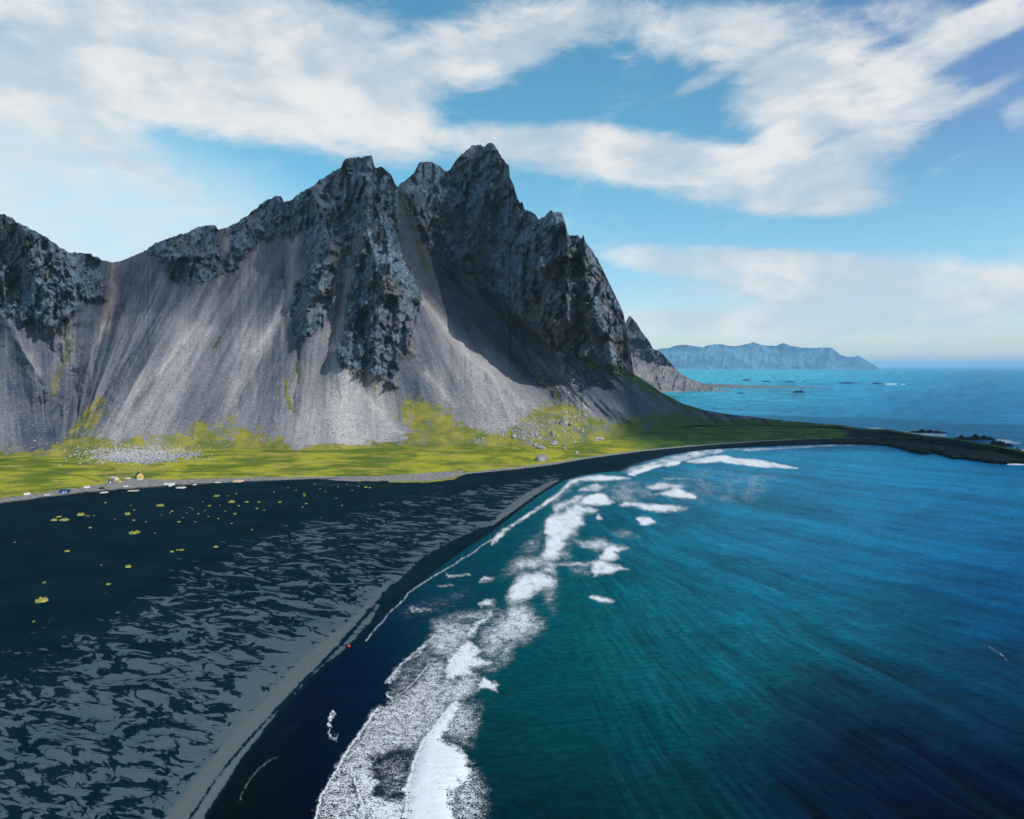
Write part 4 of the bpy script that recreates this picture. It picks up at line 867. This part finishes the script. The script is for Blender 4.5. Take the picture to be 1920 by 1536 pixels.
def rock_stuff(name, n, sampler, size, mat, label, cat='stones'):
    Vb, Fb = rock_geo(0, 3, rough=0.6, cuts=0); Vb = np.array(Vb); Fb = np.array(Fb)
    vs = []; fs = []; c = 0
    for i in range(n):
        p = sampler()
        if p is None: continue
        sc = size() ; a = random.uniform(0, 6.28)
        sv = np.array([sc * random.uniform(.7, 1.3), sc * random.uniform(.7, 1.3), sc * random.uniform(.5, 1)])
        v = Vb * sv; v = np.stack([v[:, 0] * math.cos(a) - v[:, 1] * math.sin(a), v[:, 0] * math.sin(a) + v[:, 1] * math.cos(a), v[:, 2]], -1) + np.array(p)
        vs.append(v); fs.append(Fb + c); c += len(Vb)
    v = np.concatenate(vs); f = np.concatenate(fs)
    me = bpy.data.meshes.new(name); me.from_pydata(v.tolist(), [], f.tolist()); me.materials.append(mat); me.update()
    o = link(name, me); o['kind'] = 'stuff'; tag(o, label, cat); return o
def s_field():
    px, py = random.gauss(255, 50), random.gauss(852, 8)
    if py < 832: return None
    return pt(px, py)
rock_stuff('rubble', 1500, s_field, lambda: random.lognormvariate(-0.35, 0.35), mat_boulder_pale, 'pale rubble covering the ground of the rock field above the yellow house')
def s_east():
    t = random.random(); px = 985 + 110 * t + random.gauss(0, 14); py = random.uniform(690, 832) - 20 * (1 - t)
    if random.random() < .35: px, py = random.gauss(990, 12), random.gauss(806, 12)
    py = min(py, 834)
    if py < sky_py(px) + 8: return None
    return pt(px, py)
rock_stuff('slope_rubble', 1700, s_east, lambda: random.lognormvariate(-0.25, 0.45), mat_boulder, 'grey rubble strewn over the slope right of the bright scree fan')
def s_scree():
    px = random.uniform(0, 1250); py = random.uniform(620, 845)
    if py > toe_py(px) or py < sky_py(px) + 8 or random.random() > (py - 600) / 240: return None
    return slope_pt(px, py)
rock_stuff('scree_stones', 5000, s_scree, lambda: random.lognormvariate(-0.45, 0.35), mat_boulder, 'scattered stones on the lower scree slopes')

# tufts of dune grass on the black sand
mat_tuft = flat_mat('dune_grass', (0.44, 0.44, 0.10), 0.9, 0.35, 3.0)
mat_tuft_g = flat_mat('green_dune_grass', (0.09, 0.15, 0.05), 0.9, 0.35, 3.0)
def tuft_mesh(seed, mat, n=150):
    r = random.Random(seed); Vt = []; Ft = []
    lob = [(r.uniform(-.55, .55), r.uniform(-.5, .5), r.uniform(.35, .6)) for _ in range(4)] + [(0, 0, .6)]
    for k in range(n):
        lx, ly, lr = lob[r.randrange(5)]; a = r.uniform(0, 6.28); d = lr * math.sqrt(r.random())
        x = lx + math.cos(a) * d; y = ly + math.sin(a) * d; hh = (0.35 + 0.65 * (1 - d / lr)) * r.uniform(.6, 1.0)
        th = r.uniform(0, 6.28); wd = r.uniform(.05, .09); lean = r.uniform(.05, .3); dx, dy = math.cos(th) * wd, math.sin(th) * wd
        ox, oy = x + math.cos(a) * lean, y + math.sin(a) * lean; i = len(Vt)
        Vt += [(x - dx, y - dy, -.05), (x + dx, y + dy, -.05), ((x + ox) / 2 + dx * .8, (y + oy) / 2 + dy * .8, hh * .65), ((x + ox) / 2 - dx * .8, (y + oy) / 2 - dy * .8, hh * .65), (ox, oy, hh)]
        Ft += [(i, i + 1, i + 2, i + 3), (i + 3, i + 2, i + 4)]
    # the little mound of sand that the roots hold
    i = len(Vt); ring = 10
    for k in range(ring): a = k / ring * 6.283; Vt.append((1.05 * math.cos(a) * r.uniform(.8, 1.1), 1.05 * math.sin(a) * r.uniform(.8, 1.1), -.1))
    Vt.append((0, 0, .38))
    for k in range(ring): Ft.append((i + k, i + (k + 1) % ring, i + ring))
    return mesh('grass_tuft', Vt, Ft, mat)
tv = [tuft_mesh(100 + i, mat_tuft) for i in range(5)]; tg = [tuft_mesh(200 + i, mat_tuft_g) for i in range(2)]
TUFTS = [(198, 943, 4), (300, 949, 12, 'round pale green grass mound, highest big one on the black sand under the rock field'), (239, 964.5, 11, 'yellow grass mound left of centre in the upper beach, above a tiny tuft'), (251, 957, 4), (110, 970, 8, 'topmost of the three olive grass mounds huddled at the left'), (102, 976, 10, 'leftmost of the three olive grass mounds huddled at the left'),
         (120, 976, 14, 'widest, right-hand of the three olive grass mounds huddled at the left'), (151, 966, 14, 'long low olive grass patch right of the huddle of three mounds'), (165, 968, 8, 'dark green grass patch at the end of the long olive one', 1), (176, 967, 3), (251, 976, 5), (274, 979, 3), (169, 990, 6), (251, 1000, 18, 'widest wedge-shaped yellow grass mound in the middle of the dark sand'),
         (291, 1000, 3), (28, 1017, 3), (126, 1034, 8, 'single pale yellow tuft on bare dark sand below the huddle of three'), (322, 1035, 7, 'lower left of three bright yellow tufts in a row'), (332, 1032, 5, 'middle of three bright yellow tufts in a row'), (340, 1032, 8, 'right-hand of three bright yellow tufts in a row'), (405, 1026, 8, 'green-yellow tuft just above the first light sand drifts'),
         (190, 1060, 3), (240, 1063, 11, 'broad yellow mound alone on dark sand below the three bright tufts'), (82, 1093, 6), (203, 1096, 7, 'small bright tuft nearest the edge of the light sand drifts'), (79, 1127, 20, 'lowest and widest green grass patch at the lower left', 0), (323, 959, 5), (319, 962, 3), (334, 979, 6), (343, 971, 3), (372, 964, 4), (366, 979, 3), (391, 969, 4), (392, 949, 6), (406, 931, 9, 'pale yellow mound right below the beach-edge road'), (435, 942, 11, 'pale yellow mound second from the road, right part of the tuft field'),
         (422, 959, 3), (440, 964, 6), (409, 973, 4), (434, 982, 4), (448, 949, 4), (462, 942, 7), (443, 926, 4), (472, 994, 4), (485, 942, 5), (482, 954, 5), (495, 957, 3.5), (514, 923, 4), (524, 942, 6), (570, 926, 4), (571, 930, 5), (574, 945, 5), (567, 951, 4), (630, 935, 3.5), (641, 948, 3.5), (686, 914, 6), (693, 915, 5), (634, 913, 3.5),
         (62, 1166, 5), (356, 952, 3), (361, 955, 3), (350, 962, 2.6), (384, 958, 3), (412, 948, 2.6), (428, 930, 3), (246, 948, 2.6), (215, 974, 2.6), (303, 966, 2.6), (380, 941, 3), (540, 915, 3), (555, 920, 3), (600, 917, 3), (610, 922, 3), (660, 920, 3), (672, 912, 3), (650, 908, 3), (590, 908, 3)]
for i, tdat in enumerate(TUFTS):
    px, py, w = tdat[:3]; lab = tdat[3] if len(tdat) > 3 else 'small yellow-green grass tuft on the dark upper beach'
    green = len(tdat) > 4 and tdat[4] == 1
    x, y, z = ground_pt(px, py); s = y / FPX
    o = link('grass_tuft', (tg if green else tv)[i % (2 if green else 5)]); o.location = (x, y, z)
    o.scale = (w * s * .55, w * s * .62, max(0.5, min(w * s * .5, 2.2))); o.rotation_euler = (0, 0, (i * 0.37) % 0.8 - .4)
    tag(o, lab, 'grass tuft', 'dune grass tufts scattered on the black sand')

# ---- settlement at the edge of the field
def box(cx, cy, cz, sx, sy, sz):
    V = [(cx + a * sx / 2, cy + b * sy / 2, cz + c * sz / 2) for c in (-1, 1) for b in (-1, 1) for a in (-1, 1)]
    return V, [(0, 2, 3, 1), (4, 5, 7, 6), (0, 1, 5, 4), (1, 3, 7, 5), (3, 2, 6, 7), (2, 0, 4, 6)]
def boxm(name, parts, mat, parent=None):
    V = []; F = []
    for b in parts:
        v, f = box(*b); F += [tuple(i + len(V) for i in q) for q in f]; V += v
    return link(name, mesh(name, V, F, mat), parent)
M_yel = flat_mat('yellow_paint', (0.78, 0.55, 0.05), 0.6, 0.08); M_nav = flat_mat('navy_roof_paint', (0.022, 0.06, 0.14), 0.5, 0.2); M_white = flat_mat('white_paint', (0.80, 0.79, 0.76), 0.6, 0.06)
M_brown = flat_mat('brown_timber', (0.24, 0.13, 0.08), 0.8, 0.25); M_blue = flat_mat('blue_paint', (0.025, 0.11, 0.28), 0.55, 0.15); M_pink = flat_mat('sandy_pink_plaster', (0.62, 0.45, 0.33), 0.85, 0.15); M_glass = flat_mat('dark_glass', (0.02, 0.03, 0.04), 0.1, 0.1)
M_concrete = flat_mat('pale_concrete', (0.62, 0.58, 0.53), 0.85, 0.15); M_blk = flat_mat('black_paint', (0.012, 0.012, 0.018), 0.3, 0.1); M_tyre = flat_mat('tyre_rubber', (0.015, 0.015, 0.015), 0.9, 0.1); M_red = flat_mat('red_paint', (0.75, 0.05, 0.05), 0.5, 0.1)
def empty(name, loc, rz):
    o = bpy.data.objects.new(name, None); COL.objects.link(o); o.location = loc; o.rotation_euler = (0, 0, rz); return o
def gable_house(name, loc, rz, L, Wd, hw, hr, mw, mr, m_side=None, over=0.3):
    """gable end looks along local -Y; ridge runs along Y"""
    r = empty(name, loc, rz)
    V = [(-Wd / 2, 0, -1), (Wd / 2, 0, -1), (Wd / 2, 0, hw), (0, 0, hw + hr), (-Wd / 2, 0, hw)]
    link('gable_wall', mesh('gable_wall', V + [(a, .2, c) for a, b, c in V], [(0, 1, 2, 3, 4), (9, 8, 7, 6, 5), (0, 5, 6, 1), (1, 6, 7, 2), (2, 7, 8, 3), (3, 8, 9, 4), (4, 9, 5, 0)], mw), r)
    g2 = link('gable_wall', r.children[0].data, r); g2.location = (0, L - .2, 0)
    for sgn in (-1, 1): boxm('side_wall', [(sgn * (Wd / 2 - .1), L / 2, hw / 2 - .5, .2, L - .42, hw + 1)], m_side or mw, r)
    sl = math.atan2(hr, Wd / 2); ln = math.hypot(hr, Wd / 2) + over
    for sgn in (-1, 1):
        o = boxm('roof_slope', [(0, 0, 0, ln, L + 2 * over, .12)], mr, r)
        o.rotation_euler = (0, sgn * sl, 0); o.location = (sgn * (Wd / 4 + over * math.cos(sl) * .5), L / 2, hw + hr / 2 - over * math.sin(sl) * .5 + .1)
    return r
hx, hy, hz = ground_pt(263, 898)
hs_ = gable_house('house', (hx, hy, hz + .2), math.radians(38), 6.8, 5.0, 3.0, 2.2, M_yel, M_nav, M_brown)
tag(hs_, 'small yellow gabled house with a navy roof at the edge of the meadow', 'house')
d = boxm('door', [(0, -.04, 1.0, 1.1, .08, 2.0)], M_brown, hs_)
for sx_ in (-1.6, 1.6):
    wdw = boxm('window', [(sx_, -.03, 1.7, .8, .06, 1.0)], M_white, hs_); boxm('pane', [(sx_, -.07, 1.7, .6, .03, .8)], M_glass, wdw)
wdw = boxm('window', [(0, -.03, 3.6, .8, .06, .8)], M_white, hs_); boxm('pane', [(0, -.07, 3.6, .6, .03, .6)], M_glass, wdw)
for yy in (1.6, 4.4):
    wdw = boxm('window', [(-2.53, yy, 1.7, .06, 1.0, 1.0)], M_white, hs_); boxm('pane', [(-2.57, yy, 1.7, .03, .8, .8)], M_glass, wdw)
boxm('chimney', [(0.5, 4.6, 5.3, .6, .6, 1.2)], M_concrete, hs_)
px_, py_ = 216, 901; x, y, z = ground_pt(px_, py_)
o = gable_house('shed', (x + 1.5, y, z), math.radians(70), 5.0, 3.4, 1.9, 1.0, M_white, M_pink, M_pink); tag(o, 'sandy pink shed with a pale end wall left of the yellow house', 'shed')
boxm('door', [(0, -.04, .9, .9, .08, 1.8)], M_brown, o)
x, y, z = ground_pt(207, 906); o = gable_house('shed', (x, y, z), math.radians(30), 3.2, 2.8, 1.7, .8, M_blue, M_nav, M_blue); tag(o, 'small blue shed in front of the sandy pink shed', 'shed'); boxm('door', [(0, -.04, .8, .8, .08, 1.6)], M_white, o)
x, y, z = ground_pt(121, 924.5); o = gable_house('shed', (x + 3.5, y, z), math.radians(82), 7.0, 3.4, 1.9, .9, M_nav, M_nav, M_blue); tag(o, 'long blue shed with two white doors at the left edge of the sand', 'shed')
for yy in (1.3, 3.3): boxm('door', [(-1.74, yy, .95, .08, 1.1, 1.6)], M_white, o)

def car(px, py, mat, label, rz, van=False, cat='car'):
    x, y, z = ground_pt(px, py); r = empty('van' if van else 'parked_car', (x, y, z), rz); hh = 1.9 if van else 1.45
    pr = [(-2.1, .35), (2.1, .35), (2.15, .8), (1.3 if not van else 1.9, .95 if not van else 1.1), (.7 if not van else 1.5, hh), (-1.5 if not van else -2.0, hh), (-2.1, .95)]
    n = len(pr); V = [(a, -.88, c) for a, c in pr] + [(a, .88, c) for a, c in pr]; F = [tuple(range(n)), tuple(range(2 * n - 1, n - 1, -1))] + [(i, i + n, (i + 1) % n + n, (i + 1) % n) for i in range(n)]
    link('body', mesh('body', V, [f[::-1] for f in F], mat), r)
    boxm('window', [(-.4, 0, hh - .28, 1.5, 1.8, .36)], M_glass, r)
    for a in (-1.35, 1.35):
        for b in (-.82, .82):
            Vw = []; Fw = []; k = 10
            for c_ in (-.12, .12):
                for q in range(k): Vw.append((a + .33 * math.cos(q / k * 6.283), b + c_, .33 + .33 * math.sin(q / k * 6.283)))
            Fw = [tuple(range(k)), tuple(range(2 * k - 1, k - 1, -1))] + [(q, q + k, (q + 1) % k + k, (q + 1) % k) for q in range(k)]
            link('wheel', mesh('wheel', Vw, Fw, M_tyre), r)
    tag(r, label, cat); return r
car(191, 917, M_blk, 'black car parked on the track left of the sheds', .25)
car(163, 916, M_white, 'white van parked on the grass between the long blue shed and the black car', .5, True, 'van')
car(236, 914, M_white, 'white car parked where the track meets the black sand', 1.2)
car(50, 929, M_white, 'white van alone near the sand at the far left', .9, True, 'van')
car(262, 900.5, M_white, 'white car parked in front of the yellow house', .15)
car(240, 899, M_white, 'white car parked between the yellow house and the pink shed', .6)
def slab(name, px, py, wpx, dpt, hh, mat, label, cat, rz=0.0, extra=None):
    x, y, z = ground_pt(px, py); s = y / FPX; w = wpx * s
    # irregular low slab with sloped sides
    Vv = []; k = 14
    for lev, (f, zz) in enumerate(((1.0, -.4), (.94, hh * .7), (.84, hh))):
        for q in range(k):
            a = q / k * 6.283; cx_, sy_ = math.cos(a), math.sin(a); e = 0.35
            Vv.append((w / 2 * f * (abs(cx_) ** e) * (1 if cx_ > 0 else -1) * (1 + .05 * math.sin(q * 2.3)), dpt / 2 * f * (abs(sy_) ** e) * (1 if sy_ > 0 else -1) * (1 + .06 * math.sin(q * 1.7)), zz))
    F = [(l * k + q, l * k + (q + 1) % k, (l + 1) * k + (q + 1) % k, (l + 1) * k + q) for l in (0, 1) for q in range(k)] + [tuple(2 * k + q for q in range(k))]
    o = link(name, mesh(name, Vv, F, mat)); o.location = (x, y, z); o.rotation_euler = (0, 0, rz); tag(o, label, cat); return o
slab('slab', 339, 915, 17, 5, .6, M_concrete, 'long pale slab on the sand right of the bent white wall', 'slab', .05)
slab('slab', 195, 924, 13, 5, .5, M_concrete, 'whitish slab on the sand below the black car', 'slab', .1)
slab('slab', 88, 928.5, 10, 3, .5, M_concrete, 'thin white slab left of the long blue shed', 'slab', .1)
slab('sand_bank', 250, 920.5, 20, 5, .3, M_pink, 'long tan bank on the black sand below the yellow house', 'sand bank', .15)
slab('sand_bank', 447, 903, 17, 9, .8, M_pink, 'rounded pinkish bank on the road right of the settlement', 'sand bank')
slab('slab', 408, 905, 11, 4, .3, M_concrete, 'low grey-white slab on the road between the tan banks', 'slab')
slab('slab', 365, 909.5, 5, 3, .5, M_white, 'small white block at the edge of the road right of the long slab', 'slab')
x, y, z = ground_pt(318, 911)
o = boxm('wall', [(1.5, 0, .6, 1.3, 9, 1.6), (-2.0, 5.2, .6, 8.3, 1.3, 1.6)], M_white); o.location = (x, y, z); o.rotation_euler = (0, 0, .1); tag(o, 'bent white wall standing on the gravel right of the yellow house', 'wall')
x, y, z = ground_pt(225, 904); o = slab('crate', 225, 904, 4, 2, 1.0, M_yel, 'small yellow crate on the grass below the pink shed', 'crate')
# fish-float of red plastic by the water
x, y, z = ground_pt(654, 1213)
o = empty('float', (x, y, z + .25), .4); tag(o, 'small red float lying on the light sand close to the water', 'float')
Vf, Ff = ico(2); link('ball', mesh('ball', [(v.x * .55, v.y * .42, v.z * .4) for v in Vf], Ff, M_red, True), o); boxm('ring', [(.6, 0, 0, .2, .12, .3)], M_blk, o)

# rocks in the sea
def islet(px, py, w, hpx, label, seed, name='sea_rock', grp='dark skerries in the sea behind the spur'):
    Yd = H * FPX / (py - HOR); s = Yd / FPX; Wm = w * s; Hm = hpx * s * 1.1
    n, mrow = 40, 9; Vv = []; Fv = []
    for j in range(mrow):
        for i in range(n + 1):
            u = i / n * 2 - 1; v = j / (mrow - 1) * 2 - 1
            e = max(0, 1 - abs(u) ** 2.6) * max(0, 1 - v * v)
            hh = Hm * e * (0.55 + 0.9 * float(perlin(np.array([u * 5.0 + seed]), np.array([v * 2.0 + seed]), seed)[0]) + .35 * float(perlin(np.array([u * 14.0]), np.array([v * 5.0]), seed + 1)[0])) - .6
            Vv.append((u * Wm / 2, v * Wm * 0.16, max(hh, -1.5)))
    for j in range(mrow - 1):
        for i in range(n): a = j * (n + 1) + i; Fv.append((a, a + 1, a + n + 2, a + n + 1))
    o = link(name, mesh(name, Vv, Fv, mat_dark)); o.location = ((px - 960) * s, Yd, 0); tag(o, label, 'sea rock', grp); return o
islet(1400, 713.5, 19, 2.4, 'leftmost low dark skerry in the pale sea behind the spur', 1)
islet(1437, 715.5, 21, 2.0, 'second low skerry from the left behind the spur', 2)
islet(1480, 716.5, 22, 2.2, 'third low skerry from the left behind the spur', 3)
islet(1509, 716.5, 11, 1.6, 'smallest skerry between two longer ones behind the spur', 4)
islet(1589, 719, 36, 2.6, 'longest skerry, right of centre in the far water', 5)
islet(1644, 720, 22, 2.2, 'rightmost dark skerry in the far water', 6)
islet(1498, 736, 27, 4.2, 'nearer and darkest skerry in front of the rock shelf', 7)
islet(1389, 738, 17, 2.6, 'low skerry just off the tip of the spur', 8)
islet(1738, 811, 76, 6, 'long jagged reef behind the headland, left one', 9, 'reef', 'reefs behind the headland')
islet(1826, 824, 86, 9, 'long high jagged reef behind the headland, middle one', 10, 'reef', 'reefs behind the headland')
islet(1872, 836, 60, 9, 'low reef with surf at its right end, nearest the headland tip', 11, 'reef', 'reefs behind the headland')
islet(1907, 846, 20, 7, 'small rock at the right edge beside white surf', 12, 'reef', 'reefs behind the headland')

# sea bed under everything
me = mesh('seabed', [(-150000, -3000, -9), (150000, -3000, -9), (150000, 130000, -9), (-150000, 130000, -9)], [(0, 1, 2, 3)], mat_dark); o = link('seabed', me); o['kind'] = 'structure'

# ------------------------------------------------------------------ unseen clouds added out of view to shade flank, headland and scree
def cloud(name, cx, cy, r_x, r_y, alt, label, seed, thick=230.0, dens=0.012, z0=20.0):
    mt = mat_cloud.copy(); mt.node_tree.nodes['Principled Volume'].inputs['Density'].default_value = dens
    Vs, Fs = ico(4); P = np.array([(v.x, v.y, v.z) for v in Vs])
    n = fbm(P[:, 0] * 1.7 + seed, P[:, 1] * 1.7 + P[:, 2], 4, 700 + seed); n2 = fbm(P[:, 0] * 4.5 + seed, P[:, 1] * 4.5 + P[:, 2] * 2, 3, 710 + seed)
    P = P * (1 + 0.55 * n + 0.3 * n2)[:, None]; P[:, 2] = np.where(P[:, 2] < 0, P[:, 2] * 0.45, P[:, 2])
    off = (alt - z0) / math.tan(SUN_EL)
    me = mesh(name, [tuple(p) for p in P], Fs, mt, True)
    o = link(name, me); o.scale = (r_x, r_y, thick); o.location = (cx + off * math.sin(SUN_AZ), cy + off * math.cos(SUN_AZ), alt); tag(o, label, 'cloud'); return o
mat_cloud = bpy.data.materials.new('cloud_vapour'); mat_cloud.use_nodes = True; N = NT(mat_cloud.node_tree); N.n.clear()
out = N.new('ShaderNodeOutputMaterial'); pvn = N.new('ShaderNodeVolumePrincipled'); pvn.name = 'Principled Volume'; pvn.inputs['Color'].default_value = (0.97, 0.98, 1.0, 1); pvn.inputs['Density'].default_value = 0.012
N.l.new(pvn.outputs[0], out.inputs['Volume'])
cloud('cloud', 520, 1130, 400, 300, 1800, 'unseen white cumulus out of view, placed to shade the right flank and headland', 3)
cloud('cloud', -520, 1330, 620, 330, 1850, 'unseen thin veil of cloud out of view, added to shade the scree slopes', 5, 190.0, 0.0032, 250.0)

# ------------------------------------------------------------------ haze
vb, fb = box(0, 0, 0, 1, 1, 1)
mh = bpy.data.materials.new('haze_air'); mh.use_nodes = True; N = NT(mh.node_tree); N.n.clear()
out = N.new('ShaderNodeOutputMaterial'); pvn = N.new('ShaderNodeVolumePrincipled')
pvn.inputs['Color'].default_value = (0.45, 0.76, 0.96, 1); pvn.inputs['Density'].default_value = HAZE = 2.6e-5; pvn.inputs['Anisotropy'].default_value = 0.0
N.l.new(pvn.outputs[0], out.inputs['Volume'])
hz_ = link('haze', mesh('haze', vb, fb, mh)); top = float(MP[..., 2].max()) + 40
hz_.scale = (302000, 136000, top + 10.5); hz_.location = (0, 63500, (top - 10.5) / 2); hz_['kind'] = 'stuff'; hz_['label'] = 'thin pale blue sea haze filling the air'
